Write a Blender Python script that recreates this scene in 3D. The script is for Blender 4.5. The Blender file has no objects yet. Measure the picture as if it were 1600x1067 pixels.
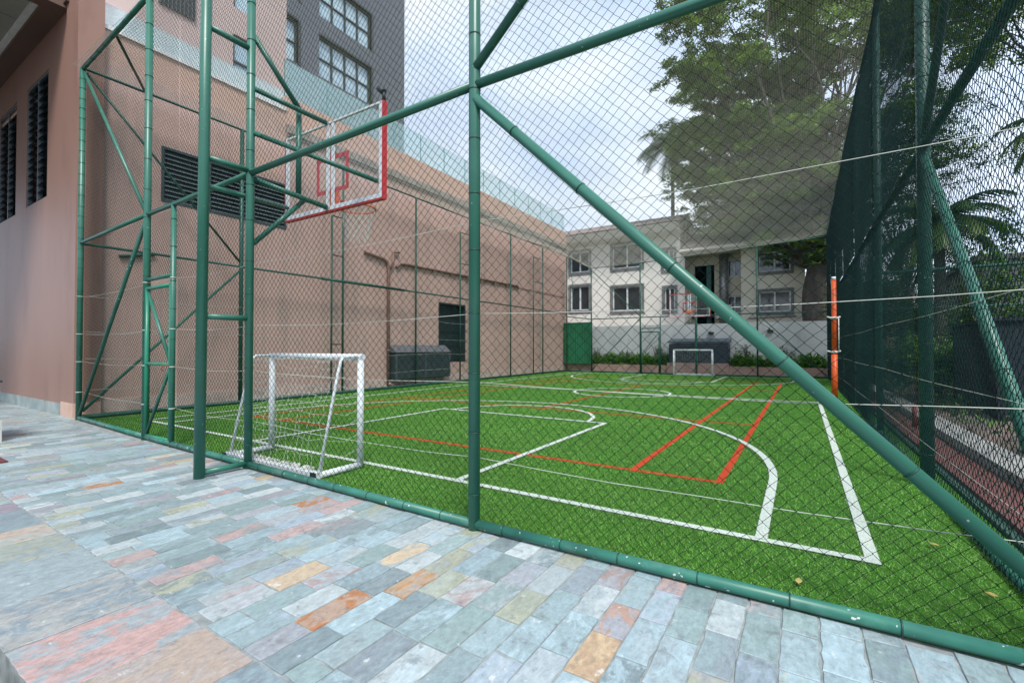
import bpy, math, random
import numpy as np
from mathutils import Vector
random.seed(7); RNG = np.random.default_rng(11)
R = math.radians
S = bpy.context.scene
COL = S.collection

# ------------------------------------------------------------------ camera, sky, sun, exposure
cd = bpy.data.cameras.new("camera"); cam = bpy.data.objects.new("camera", cd); COL.objects.link(cam)
cam.location = (0, 0, 1.3); cam.rotation_euler = (R(90.8), 0, R(32.07))
cd.sensor_width = 36; cd.lens = 36 * 721 / 1600; cd.clip_start = .05; cd.clip_end = 2000
S.camera = cam
S.view_settings.view_transform = 'Standard'; S.view_settings.look = 'None'
S.view_settings.gamma = 1; S.view_settings.exposure = 0.85

SUN_EL, SUN_AZ = 55, 135      # azimuth clockwise from +Y: behind the camera, to its right
W = bpy.data.worlds.new("World"); S.world = W; W.use_nodes = True
nt = W.node_tree; nt.nodes.clear()
def N(nt, t, **k):
    n = nt.nodes.new(t)
    for a, b in k.items(): setattr(n, a, b)
    return n
out = N(nt, 'ShaderNodeOutputWorld'); bg = N(nt, 'ShaderNodeBackground'); bg.inputs[1].default_value = .1
sky = N(nt, 'ShaderNodeTexSky', sky_type='NISHITA'); sky.sun_disc = False
sky.sun_elevation = R(SUN_EL); sky.sun_rotation = R(SUN_AZ); sky.air_density = 1.0; sky.dust_density = 2.0; sky.ozone_density = 1.5
tc = N(nt, 'ShaderNodeTexCoord'); mp = N(nt, 'ShaderNodeMapping'); mp.inputs['Scale'].default_value = (1, 1, 2.2)
nz = N(nt, 'ShaderNodeTexNoise'); nz.inputs['Scale'].default_value = 2.3; nz.inputs['Detail'].default_value = 7; nz.inputs['Roughness'].default_value = .55; nz.inputs['Distortion'].default_value = .4
rmp = N(nt, 'ShaderNodeValToRGB'); rmp.color_ramp.elements[0].position = .34; rmp.color_ramp.elements[0].color = (.72,) * 3 + (1,)
rmp.color_ramp.elements[1].position = .62; rmp.color_ramp.elements[1].color = (1, 1, 1, 1)
nz2 = N(nt, 'ShaderNodeTexNoise'); nz2.inputs['Scale'].default_value = 3.4; nz2.inputs['Detail'].default_value = 5
cr2 = N(nt, 'ShaderNodeValToRGB'); cr2.color_ramp.elements[0].position = .3; cr2.color_ramp.elements[0].color = (4.7, 6.0, 8.2, 1)
cr2.color_ramp.elements[1].position = .7; cr2.color_ramp.elements[1].color = (7.9, 8.5, 9.2, 1)
mx = N(nt, 'ShaderNodeMixRGB')
L = nt.links.new
L(tc.outputs['Generated'], mp.inputs[0]); L(mp.outputs[0], nz.inputs['Vector']); L(mp.outputs[0], nz2.inputs['Vector'])
L(nz.outputs[0], rmp.inputs[0]); L(nz2.outputs[0], cr2.inputs[0]); L(rmp.outputs[0], mx.inputs[0])
L(sky.outputs[0], mx.inputs[1]); L(cr2.outputs[0], mx.inputs[2]); L(mx.outputs[0], bg.inputs[0]); L(bg.outputs[0], out.inputs[0])

sd = bpy.data.lights.new("sun", 'SUN'); sd.energy = 2.3; sd.angle = R(14); sd.color = (1, .96, .9)
sun = bpy.data.objects.new("sun", sd); COL.objects.link(sun)
a = R(SUN_AZ); dv = Vector((math.sin(a) * math.cos(R(SUN_EL)), math.cos(a) * math.cos(R(SUN_EL)), math.sin(R(SUN_EL))))
sun.rotation_euler = dv.to_track_quat('Z', 'Y').to_euler(); sun.location = (-20, -20, 30)

# ------------------------------------------------------------------ materials
MATS = {}
def mat(name, c1, c2=None, rough=.6, scale=4., bump=0., bscale=40., spec=.5, metal=0., speck=None, lo=.35, hi=.65, stretch=(1, 1, 1),
        attr=None, alpha=None, trans=0., detail=6, dirt=None):
    if name in MATS: return MATS[name]
    m = bpy.data.materials.new(name); m.use_nodes = True; t = m.node_tree; t.nodes.clear()
    o = N(t, 'ShaderNodeOutputMaterial'); b = N(t, 'ShaderNodeBsdfPrincipled'); t.links.new(b.outputs[0], o.inputs[0])
    b.inputs['Roughness'].default_value = rough; b.inputs['Metallic'].default_value = metal; b.inputs['Specular IOR Level'].default_value = spec
    if trans: b.inputs['Transmission Weight'].default_value = trans; b.inputs['IOR'].default_value = 1.1
    tcn = N(t, 'ShaderNodeTexCoord'); mpn = N(t, 'ShaderNodeMapping'); mpn.inputs['Scale'].default_value = stretch
    t.links.new(tcn.outputs['Object'], mpn.inputs[0])
    c2 = c2 or tuple(x * .85 for x in c1)
    n = N(t, 'ShaderNodeTexNoise'); n.inputs['Scale'].default_value = scale; n.inputs['Detail'].default_value = detail
    t.links.new(mpn.outputs[0], n.inputs['Vector'])
    r = N(t, 'ShaderNodeValToRGB'); r.color_ramp.elements[0].position = lo; r.color_ramp.elements[1].position = hi
    r.color_ramp.elements[0].color = (*c2, 1); r.color_ramp.elements[1].color = (*c1, 1)
    t.links.new(n.outputs[0], r.inputs[0]); col = r.outputs[0]
    if attr:
        at = N(t, 'ShaderNodeAttribute', attribute_name=attr); mm = N(t, 'ShaderNodeMixRGB', blend_type='MULTIPLY'); mm.inputs[0].default_value = 1
        t.links.new(col, mm.inputs[1]); t.links.new(at.outputs['Color'], mm.inputs[2]); col = mm.outputs[0]
    if dirt:   # (colour, scale, threshold, amount) larger weathered patches
        n3 = N(t, 'ShaderNodeTexNoise'); n3.inputs['Scale'].default_value = dirt[1]; n3.inputs['Detail'].default_value = 9; n3.inputs['Roughness'].default_value = .65
        t.links.new(mpn.outputs[0], n3.inputs['Vector'])
        r3 = N(t, 'ShaderNodeMapRange'); r3.inputs[1].default_value = dirt[2]; r3.inputs[2].default_value = dirt[2] + .14; r3.inputs[4].default_value = dirt[3]
        t.links.new(n3.outputs[0], r3.inputs[0]); m3 = N(t, 'ShaderNodeMixRGB'); t.links.new(r3.outputs[0], m3.inputs[0])
        t.links.new(col, m3.inputs[1]); m3.inputs[2].default_value = (*dirt[0], 1); col = m3.outputs[0]
    if speck:  # (colour, scale, threshold) small paint drips
        v = N(t, 'ShaderNodeTexNoise'); v.inputs['Scale'].default_value = speck[1]; v.inputs['Detail'].default_value = 1
        t.links.new(tcn.outputs['Object'], v.inputs['Vector'])
        r4 = N(t, 'ShaderNodeMapRange'); r4.inputs[1].default_value = speck[2]; r4.inputs[2].default_value = speck[2] + .02
        t.links.new(v.outputs[0], r4.inputs[0]); m4 = N(t, 'ShaderNodeMixRGB'); t.links.new(r4.outputs[0], m4.inputs[0])
        t.links.new(col, m4.inputs[1]); m4.inputs[2].default_value = (*speck[0], 1); col = m4.outputs[0]
    t.links.new(col, b.inputs['Base Color'])
    if bump:
        n2 = N(t, 'ShaderNodeTexNoise'); n2.inputs['Scale'].default_value = bscale; n2.inputs['Detail'].default_value = 5
        t.links.new(mpn.outputs[0], n2.inputs['Vector']); bp = N(t, 'ShaderNodeBump'); bp.inputs['Strength'].default_value = bump; bp.inputs['Distance'].default_value = .01
        t.links.new(n2.outputs[0], bp.inputs['Height']); t.links.new(bp.outputs[0], b.inputs['Normal'])
    if alpha is not None: b.inputs['Alpha'].default_value = alpha
    MATS[name] = m; return m

GREEN = mat('green_paint', (.03, .15, .105), (.024, .125, .088), rough=.38, scale=3, speck=((.34, .42, .38), 40, .76), bump=.05, dirt=((.055, .17, .13), 2.2, .54, .6))
GREEND = mat('green_paint_old', (.018, .105, .074), (.012, .075, .056), rough=.45, scale=4, speck=((.4, .45, .4), 38, .75), dirt=((.06, .16, .13), 2, .55, .5))
GRAIL = mat('green_paint_chipped', (.03, .17, .12), (.022, .12, .09), rough=.42, scale=5, speck=((.5, .55, .52), 30, .715), dirt=((.11, .24, .2), 3, .54, .6))
TIE = mat('tie_wire', (.01, .05, .04), rough=.5)
WIRE = mat('mesh_wire', (.004, .018, .016), (.003, .012, .012), rough=.6, spec=.15)
WIREG = mat('mesh_wire_green', (.006, .038, .036), (.004, .025, .025), rough=.6, spec=.2)
ROPE = mat('cord', (.5, .52, .46), (.38, .4, .35), rough=.7)
NET = mat('netting', (.60, .575, .53), (.52, .5, .46), rough=.9)
WHITE = mat('white_paint', (.72, .76, .78), (.6, .65, .68), rough=.4, scale=8, dirt=((.42, .4, .34), 9, .6, .5))
WNET = mat('white_net', (.65, .66, .62), rough=.9)
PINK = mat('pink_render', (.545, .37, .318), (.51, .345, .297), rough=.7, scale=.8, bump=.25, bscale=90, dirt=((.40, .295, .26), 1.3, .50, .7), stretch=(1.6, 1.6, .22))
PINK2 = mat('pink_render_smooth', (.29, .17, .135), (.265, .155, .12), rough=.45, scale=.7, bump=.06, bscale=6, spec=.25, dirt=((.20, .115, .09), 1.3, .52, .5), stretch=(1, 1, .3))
PLINTH = mat('pink_plinth', (.60, .46, .41), (.5, .38, .34), rough=.75, scale=3, bump=.2, dirt=((.34, .28, .25), 2.5, .5, .8))
PARA = mat('parapet_render', (.60, .39, .315), (.55, .36, .29), rough=.8, scale=1.2, dirt=((.33, .25, .22), 1.5, .55, .6))
LEDGE = mat('ledge_concrete', (.32, .29, .26), (.22, .2, .18), rough=.85, scale=3)
COPING = mat('white_coping', (.75, .78, .78), rough=.6)
LOUV = mat('louvre_metal', (.035, .06, .07), (.025, .045, .055), rough=.4, spec=.6)
BLACK = mat('dark_void', (.004, .005, .006), rough=.9, spec=.1)
FRAMEG = mat('dark_frame', (.03, .04, .045), rough=.5)
BROWN = mat('brown_beam', (.13, .075, .055), (.11, .065, .05), rough=.6, scale=1)
CEIL = mat('soffit_board', (.32, .33, .29), (.28, .29, .26), rough=.7, scale=1)
TOWER = mat('grey_render', (.125, .14, .17), (.105, .12, .145), rough=.7, scale=.4, dirt=((.09, .1, .12), .6, .55, .6))
GLASSW = mat('window_glass_sky', (.5, .68, .76), (.36, .52, .62), rough=.06, spec=1, scale=.7)
GLASSD = mat('window_glass_dark', (.02, .028, .03), (.04, .05, .055), rough=.07, spec=.9, scale=.6)
BAL = mat('balustrade_glass', (.55, .85, .9), rough=.05, alpha=.32, spec=.6)
BALE = mat('balustrade_edge', (.1, .35, .35), rough=.2)
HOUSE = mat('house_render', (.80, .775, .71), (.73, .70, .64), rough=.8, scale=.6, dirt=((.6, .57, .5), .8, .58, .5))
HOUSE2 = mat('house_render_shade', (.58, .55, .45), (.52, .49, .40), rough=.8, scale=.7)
SURR = mat('window_surround_grey', (.20, .20, .19), rough=.7)
ROOF = mat('roof_tile', (.30, .235, .23), (.2, .165, .165), rough=.8, scale=3, stretch=(6, .3, 1))
RETW = mat('retaining_wall', (.52, .55, .56), (.44, .465, .475), rough=.85, scale=.9, bump=.2, dirt=((.32, .34, .345), 1.4, .54, .7), stretch=(1, 1, .6))
BRICKP = mat('planter_render', (.44, .29, .25), (.34, .22, .19), rough=.85, scale=2, dirt=((.17, .13, .11), 1.8, .53, .8), stretch=(1, 1, .5))
NAVY = mat('navy_metal', (.022, .035, .055), (.015, .024, .04), rough=.5)
ORANGE = mat('orange_paint', (.70, .10, .012), (.6, .085, .012), rough=.45)
REDP = mat('red_paint', (.55, .03, .035), rough=.45)
RIM = mat('orange_rim', (.75, .15, .05), rough=.45)
ACRY = mat('clear_board', (.6, .62, .66), rough=.2, alpha=.06, spec=.2)
KERB = mat('kerb_concrete', (.30, .30, .29), (.21, .21, .2), rough=.85, scale=4, bump=.3)
TREAD = mat('red_paver', (.15, .05, .045), (.08, .035, .032), rough=.85, scale=14, bump=.4)
SOIL = mat('soil', (.05, .045, .032), (.03, .03, .02), rough=.95, scale=3, bump=.8, bscale=12, dirt=((.05, .09, .025), 4, .5, .8))
EARTH = mat('ground_cover', (.10, .075, .065), (.065, .055, .045), rough=.95, scale=2, bump=.6, bscale=10)
BARK = mat('bark', (.10, .088, .075), (.06, .052, .045), rough=.95, scale=6, bump=.8, bscale=14, stretch=(1, 1, .25))
BARKL = mat('palm_bark', (.09, .085, .075), (.06, .055, .05), rough=.95, scale=10, bump=.6, stretch=(1, 1, 3))
PVC = mat('pink_pipe', (.30, .18, .15), (.25, .15, .12), rough=.5)
CONC = mat('grey_concrete', (.26, .265, .27), (.2, .205, .21), rough=.9, scale=1, dirt=((.14, .145, .15), 1.5, .52, .7))
GSCR = mat('green_sheet', (.012, .17, .07), (.01, .13, .055), rough=.45, scale=2)
DUCT = mat('duct_metal', (.34, .35, .36), (.2, .21, .22), rough=.4, metal=.6, scale=6)
AC = mat('appliance_white', (.55, .55, .53), (.45, .45, .43), rough=.5)
CURT = mat('grey_curtain', (.2, .2, .22), rough=.9)
CREAM = mat('cream_wall', (.42, .36, .25), rough=.8)
TURF = mat('turf_base', (.06, .18, .025), (.04, .13, .02), rough=.9, scale=60, spec=.1, bump=.8, bscale=160, dirt=((.055, .18, .02), .8, .5, .6))
LWH = mat('line_white', (.70, .74, .72), (.36, .46, .34), rough=.85, scale=90, spec=.1, bump=.4, bscale=200)
LRD = mat('line_red', (.60, .075, .03), (.36, .06, .025), rough=.85, scale=120, spec=.1, bump=.4, bscale=200)
GROUT = mat('grout', (.30, .33, .33), (.17, .19, .19), rough=.9, scale=12)
LEAFY = mat('dry_leaf', (.5, .42, .12), (.36, .27, .08), rough=.7, scale=20)
MAT_ = mat('red_mat', (.12, .03, .035), rough=.9, scale=60)

def leafmat(name, tint=1.):
    m = bpy.data.materials.new(name); m.use_nodes = True; t = m.node_tree; b = t.nodes['Principled BSDF']; o = t.nodes['Material Output']
    at = N(t, 'ShaderNodeAttribute', attribute_name='col'); t.links.new(at.outputs['Color'], b.inputs['Base Color'])
    b.inputs['Roughness'].default_value = .5; b.inputs['Specular IOR Level'].default_value = .35
    tr = N(t, 'ShaderNodeBsdfTranslucent'); mc = N(t, 'ShaderNodeMixRGB', blend_type='MULTIPLY'); mc.inputs[0].default_value = 1; mc.inputs[2].default_value = (1.2, 1.4, .5, 1)
    t.links.new(at.outputs['Color'], mc.inputs[1]); t.links.new(mc.outputs[0], tr.inputs[0])
    ms = N(t, 'ShaderNodeMixShader'); ms.inputs[0].default_value = .35
    t.links.new(b.outputs[0], ms.inputs[1]); t.links.new(tr.outputs[0], ms.inputs[2]); t.links.new(ms.outputs[0], o.inputs[0]); return m
LEAF = leafmat('leaf'); BLADE = leafmat('turf_blade')

def tilemat():
    m = bpy.data.materials.new('slate'); m.use_nodes = True; t = m.node_tree; b = t.nodes['Principled BSDF']; l = t.links.new
    a1 = N(t, 'ShaderNodeAttribute', attribute_name='c1'); a2 = N(t, 'ShaderNodeAttribute', attribute_name='c2'); of = N(t, 'ShaderNodeAttribute', attribute_name='off')
    tcn = N(t, 'ShaderNodeTexCoord'); ad = N(t, 'ShaderNodeVectorMath', operation='MULTIPLY_ADD'); ad.inputs[1].default_value = (40, 40, 40)
    l(of.outputs['Vector'], ad.inputs[0]); l(tcn.outputs['Object'], ad.inputs[2])
    mpn = N(t, 'ShaderNodeMapping'); mpn.inputs['Scale'].default_value = (2.0, 1., 1); mpn.inputs['Rotation'].default_value = (0, 0, .25); l(ad.outputs[0], mpn.inputs[0])
    n1 = N(t, 'ShaderNodeTexNoise'); n1.inputs['Scale'].default_value = 3.2; n1.inputs['Detail'].default_value = 12; n1.inputs['Roughness'].default_value = .7; n1.inputs['Distortion'].default_value = 1.2; l(mpn.outputs[0], n1.inputs['Vector'])
    r1 = N(t, 'ShaderNodeMapRange'); r1.inputs[1].default_value = .46; r1.inputs[2].default_value = .54; l(n1.outputs[0], r1.inputs[0])
    m1 = N(t, 'ShaderNodeMixRGB'); l(r1.outputs[0], m1.inputs[0]); l(a1.outputs['Color'], m1.inputs[1]); l(a2.outputs['Color'], m1.inputs[2])
    n2 = N(t, 'ShaderNodeTexNoise'); n2.inputs['Scale'].default_value = 20; n2.inputs['Detail'].default_value = 12; n2.inputs['Roughness'].default_value = .8; l(mpn.outputs[0], n2.inputs['Vector'])
    r2 = N(t, 'ShaderNodeMapRange'); r2.inputs[1].default_value = .34; r2.inputs[2].default_value = .66; r2.inputs[3].default_value = .72; r2.inputs[4].default_value = 1.26; l(n2.outputs[0], r2.inputs[0])
    m2 = N(t, 'ShaderNodeMixRGB', blend_type='MULTIPLY'); m2.inputs[0].default_value = 1; l(m1.outputs[0], m2.inputs[1]); l(r2.outputs[0], m2.inputs[2])
    n3 = N(t, 'ShaderNodeTexNoise'); n3.inputs['Scale'].default_value = 11; n3.inputs['Detail'].default_value = 10; n3.inputs['Roughness'].default_value = .7; l(ad.outputs[0], n3.inputs['Vector'])
    r3 = N(t, 'ShaderNodeMapRange'); r3.inputs[1].default_value = .63; r3.inputs[2].default_value = .68; r3.inputs[4].default_value = .6; l(n3.outputs[0], r3.inputs[0])
    m3 = N(t, 'ShaderNodeMixRGB'); l(r3.outputs[0], m3.inputs[0]); l(m2.outputs[0], m3.inputs[1]); m3.inputs[2].default_value = (.62, .64, .64, 1)
    r5 = N(t, 'ShaderNodeMapRange'); r5.inputs[1].default_value = .43; r5.inputs[2].default_value = .34; r5.inputs[4].default_value = .55; l(n3.outputs[0], r5.inputs[0])
    m5 = N(t, 'ShaderNodeMixRGB'); l(r5.outputs[0], m5.inputs[0]); l(m3.outputs[0], m5.inputs[1]); m5.inputs[2].default_value = (.13, .14, .15, 1)
    l(m5.outputs[0], b.inputs['Base Color'])
    r4 = N(t, 'ShaderNodeMapRange'); r4.inputs[3].default_value = .30; r4.inputs[4].default_value = .62; l(n2.outputs[0], r4.inputs[0]); l(r4.outputs[0], b.inputs['Roughness'])
    bp = N(t, 'ShaderNodeBump'); bp.inputs['Strength'].default_value = .5; bp.inputs['Distance'].default_value = .004; l(n1.outputs[0], bp.inputs['Height'])
    bp2 = N(t, 'ShaderNodeBump'); bp2.inputs['Strength'].default_value = .6; bp2.inputs['Distance'].default_value = .003; l(n2.outputs[0], bp2.inputs['Height']); l(bp.outputs[0], bp2.inputs['Normal']); l(bp2.outputs[0], b.inputs['Normal'])
    return m
SLATE = tilemat()

# ------------------------------------------------------------------ mesh building
class MB:
    def __init__(s): s.v = []; s.f = []; s.m = []; s.s = []
    def quad(s, a, b, c, d, m=0): i = len(s.v); s.v += [a, b, c, d]; s.f.append((i, i+1, i+2, i+3)); s.m.append(m); s.s.append(False); return s
    def poly(s, pts, m=0): i = len(s.v); s.v += list(pts); s.f.append(tuple(range(i, i+len(pts)))); s.m.append(m); s.s.append(False); return s
    def box(s, x0, x1, y0, y1, z0, z1, m=0):
        i = len(s.v)
        s.v += [(x, y, z) for z in (z0, z1) for y in (y0, y1) for x in (x0, x1)]
        for f in ((0, 2, 3, 1), (4, 5, 7, 6), (0, 1, 5, 4), (2, 6, 7, 3), (0, 4, 6, 2), (1, 3, 7, 5)):
            s.f.append(tuple(i + k for k in f)); s.m.append(m); s.s.append(False)
        return s
    def prism(s, pts, axis, a0, a1, m=0):   # outline pts in the two other axes, extruded along axis
        n = len(pts); i = len(s.v)
        for a_ in (a0, a1):
            for p in pts:
                q = list(p); q.insert(axis, a_); s.v.append(tuple(q))
        s.f.append(tuple(i + k for k in range(n))); s.f.append(tuple(i + n + k for k in reversed(range(n))))
        for k in range(n): s.f.append((i + k, i + n + k, i + n + (k+1) % n, i + (k+1) % n))
        s.m += [m] * (n + 2); s.s += [False] * (n + 2); return s
    def path(s, pts, r, n=10, m=0, caps=True, r2=None):
        pts = [Vector(p) for p in pts]; K = len(pts); i = len(s.v); u = None
        for k, p in enumerate(pts):
            d = (pts[min(k+1, K-1)] - pts[max(k-1, 0)]).normalized()
            if u is None: u = d.cross(Vector((0, 0, 1)) if abs(d.z) < .9 else Vector((1, 0, 0))).normalized()
            u = (u - d * u.dot(d)).normalized(); w = d.cross(u)
            rr = r if r2 is None else r + (r2 - r) * k / (K - 1)
            if not isinstance(r, (int, float)): rr = r[k]
            for j in range(n):
                t = 2 * math.pi * j / n; s.v.append(tuple(p + u * (rr * math.cos(t)) + w * (rr * math.sin(t))))
        for k in range(K - 1):
            for j in range(n):
                s.f.append((i+k*n+j, i+k*n+(j+1) % n, i+(k+1)*n+(j+1) % n, i+(k+1)*n+j)); s.m.append(m); s.s.append(True)
        if caps:
            s.f.append(tuple(i + j for j in reversed(range(n)))); s.f.append(tuple(i + (K-1)*n + j for j in range(n))); s.m += [m, m]; s.s += [False, False]
        return s
    def tube(s, a, b, r, n=12, m=0, ties=None, tm=1):
        s.path([a, b], r, n, m)
        if ties:
            a_, b_ = Vector(a), Vector(b); Ln = (b_ - a_).length; d = (b_ - a_) / Ln; t = ties * .6
            while t < Ln - .05:
                c = a_ + d * t; s.path([c - d * .0035, c + d * .0035], r + .003, n, tm); t += ties * random.uniform(.85, 1.1)
        return s
    def build(s, name, mats, parent=None, loc=None):
        me = bpy.data.meshes.new(name); o_ = Vector((0, 0, 0))
        if parent is not None: o_ = world_loc(parent)
        if loc: o_ = Vector(loc)
        me.from_pydata([tuple(Vector(v) - o_) for v in s.v], [], s.f)
        mats = mats if isinstance(mats, (list, tuple)) else [mats]
        for m_ in mats: me.materials.append(m_)
        me.polygons.foreach_set('material_index', [min(x, len(mats)-1) for x in s.m]); me.polygons.foreach_set('use_smooth', s.s)
        me.update(); o = bpy.data.objects.new(name, me); COL.objects.link(o)
        if parent is not None: o.parent = parent
        if loc: o.location = loc
        return o
WL = {}
def world_loc(o):
    v = Vector(o.location)
    while o.parent: o = o.parent; v += Vector(o.location)
    return v
def tag(o, label=None, cat=None, group=None, kind=None):
    if label: o['label'] = label
    if cat: o['category'] = cat
    if group: o['group'] = group
    if kind: o['kind'] = kind
    return o
def thing(name, label, cat, loc=(0, 0, 0), group=None):
    o = bpy.data.objects.new(name, None); COL.objects.link(o); o.location = loc; o.empty_display_size = .2
    return tag(o, label, cat, group)
def npmesh(name, V, F, mats, parent=None, smooth=True, attrs=None, loc=None, domain='POINT'):
    me = bpy.data.meshes.new(name); k = F.shape[1]; V = np.asarray(V, np.float32)
    if loc is not None: V = V - np.array(loc, np.float32)
    elif parent is not None: V = V - np.array(world_loc(parent), np.float32)
    me.vertices.add(len(V)); me.vertices.foreach_set('co', V.ravel())
    me.loops.add(F.size); me.loops.foreach_set('vertex_index', F.astype(np.int32).ravel())
    me.polygons.add(len(F)); me.polygons.foreach_set('loop_start', np.arange(0, F.size, k, dtype=np.int32)); me.polygons.foreach_set('loop_total', np.full(len(F), k, np.int32))
    me.polygons.foreach_set('use_smooth', np.full(len(F), smooth, bool))
    for a_, d in (attrs or {}).items():
        at = me.attributes.new(a_, 'FLOAT_COLOR', domain); at.data.foreach_set('color', np.c_[d, np.ones(len(d))].astype(np.float32).ravel())
    for m_ in (mats if isinstance(mats, (list, tuple)) else [mats]): me.materials.append(m_)
    me.update(calc_edges=True); o = bpy.data.objects.new(name, me); COL.objects.link(o)
    if parent is not None: o.parent = parent
    if loc is not None: o.location = loc
    return o

def strands(P, r, sides=3):
    """P: (n wires, k nodes, 3) polylines -> thin prisms; the cross-section lies across each wire's mean direction"""
    n, k, _ = P.shape
    d = P[:, -1] - P[:, 0]; d /= np.linalg.norm(d, axis=1)[:, None]
    up = np.where(np.abs(d[:, 2:3]) > .9, np.array([[1., 0, 0]]), np.array([[0, 0, 1.]]))
    u = np.cross(d, up); u /= np.linalg.norm(u, axis=1)[:, None]; w = np.cross(d, u)
    t = np.arange(sides) * 2 * np.pi / sides
    off = r * (u[:, None, :] * np.cos(t)[None, :, None] + w[:, None, :] * np.sin(t)[None, :, None])
    V = (P[:, :, None, :] + off[:, None, :, :]).reshape(-1, 3)
    wi, ki, si = np.meshgrid(np.arange(n), np.arange(k - 1), np.arange(sides), indexing='ij')
    a_ = (wi * k + ki) * sides + si; b_ = (wi * k + ki) * sides + (si + 1) % sides
    F = np.stack([a_, b_, b_ + sides, a_ + sides], -1).reshape(-1, 4)
    return V, F

LINKS = {}
A_ = .038
def link_mesh(w, h, r, wob):
    key = (round(w * 4) / 4 or .25, round(h * 4) / 4, r, wob)
    if key in LINKS: return LINKS[key], key
    w, h = key[0], key[1]
    nw = int(round(w / A_)); ns = int(round(h / A_)); aw = w / nw; ah = h / ns
    i = np.arange(nw)[:, None]; j = np.arange(ns + 1)[None, :]
    x = (i + ((i + j) % 2)) * aw; z = j * ah + 0 * i; y = np.where((i + j) % 2 == 0, .0022, -.0022) + 0. * x
    gx = np.sin(x * 3.1 + z * 1.7) * .012 + np.sin(z * 5.3 - x * 2.2 + 1) * .006
    jx = RNG.normal(0, wob, (nw + 1, ns + 1)); jz = RNG.normal(0, wob, (nw + 1, ns + 1))
    ci = (i + ((i + j) % 2)); cj = j + 0 * i
    over = np.where((i + j) % 2 == 0, -.0018, .0018)
    P = np.stack([x + over + jx[ci, cj] + gx * 0, y + np.sin(x * 1.9 + z * 1.1) * .006, z + jz[ci, cj] + gx], -1)
    V, F = strands(P, r)
    me_o = npmesh('chain_link_mesh', V, F, WIRE, smooth=True); me = me_o.data; bpy.data.objects.remove(me_o)
    LINKS[key] = me; return me, key
def link_panel(parent, p, q, z0, z1, r=.0021, wob=.0019, green=False, off=0.):
    p, q = Vector((p[0], p[1], 0)), Vector((q[0], q[1], 0)); d = q - p; Ln = d.length; ang = math.atan2(d.y, d.x)
    me, key = link_mesh(Ln, z1 - z0, r, wob)
    if green:
        k2 = key + ('g',)
        if k2 not in LINKS: c = me.copy(); c.materials[0] = WIREG; LINKS[k2] = c
        me = LINKS[k2]
    o = bpy.data.objects.new('chain_link_mesh', me); COL.objects.link(o); o.parent = parent
    nrm = Vector((-d.y, d.x, 0)).normalized() * off
    o.location = Vector((p.x, p.y, z0)) + nrm - world_loc(parent); o.rotation_euler = (0, 0, ang); o.scale = (Ln / key[0], 1, (z1 - z0) / key[1])
    return o
def part(parent, name, a_, b_, r, m=None, ties=None, n=14): return MB().tube(a_, b_, r, n, 0, ties).build(name, [m or GREEN, TIE], parent)

# ------------------------------------------------------------------ ground, paving, turf
tag(MB().quad((-300, -300, -.35), (300, -300, -.35), (300, 500, -.35), (-300, 500, -.35)).build('ground', EARTH), kind='structure')
tag(MB().box(-60, 3.5, -6, .5, -.34, -.16).build('flower_bed_soil', SOIL), kind='structure')
tag(MB().box(-60, 1.25, .535, 2.95, -.33, -.006).build('paving_bed', GROUT), kind='structure')
tag(MB().prism([(-11.48, 2.97), (-7.93, 2.83), (-5.1, 2.75), (-2.0, 2.70), (1.18, 2.73), (1.18, 24.0), (-11.48, 24.0)], 2, -.34, 0).build('turf', TURF), kind='structure')

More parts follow.
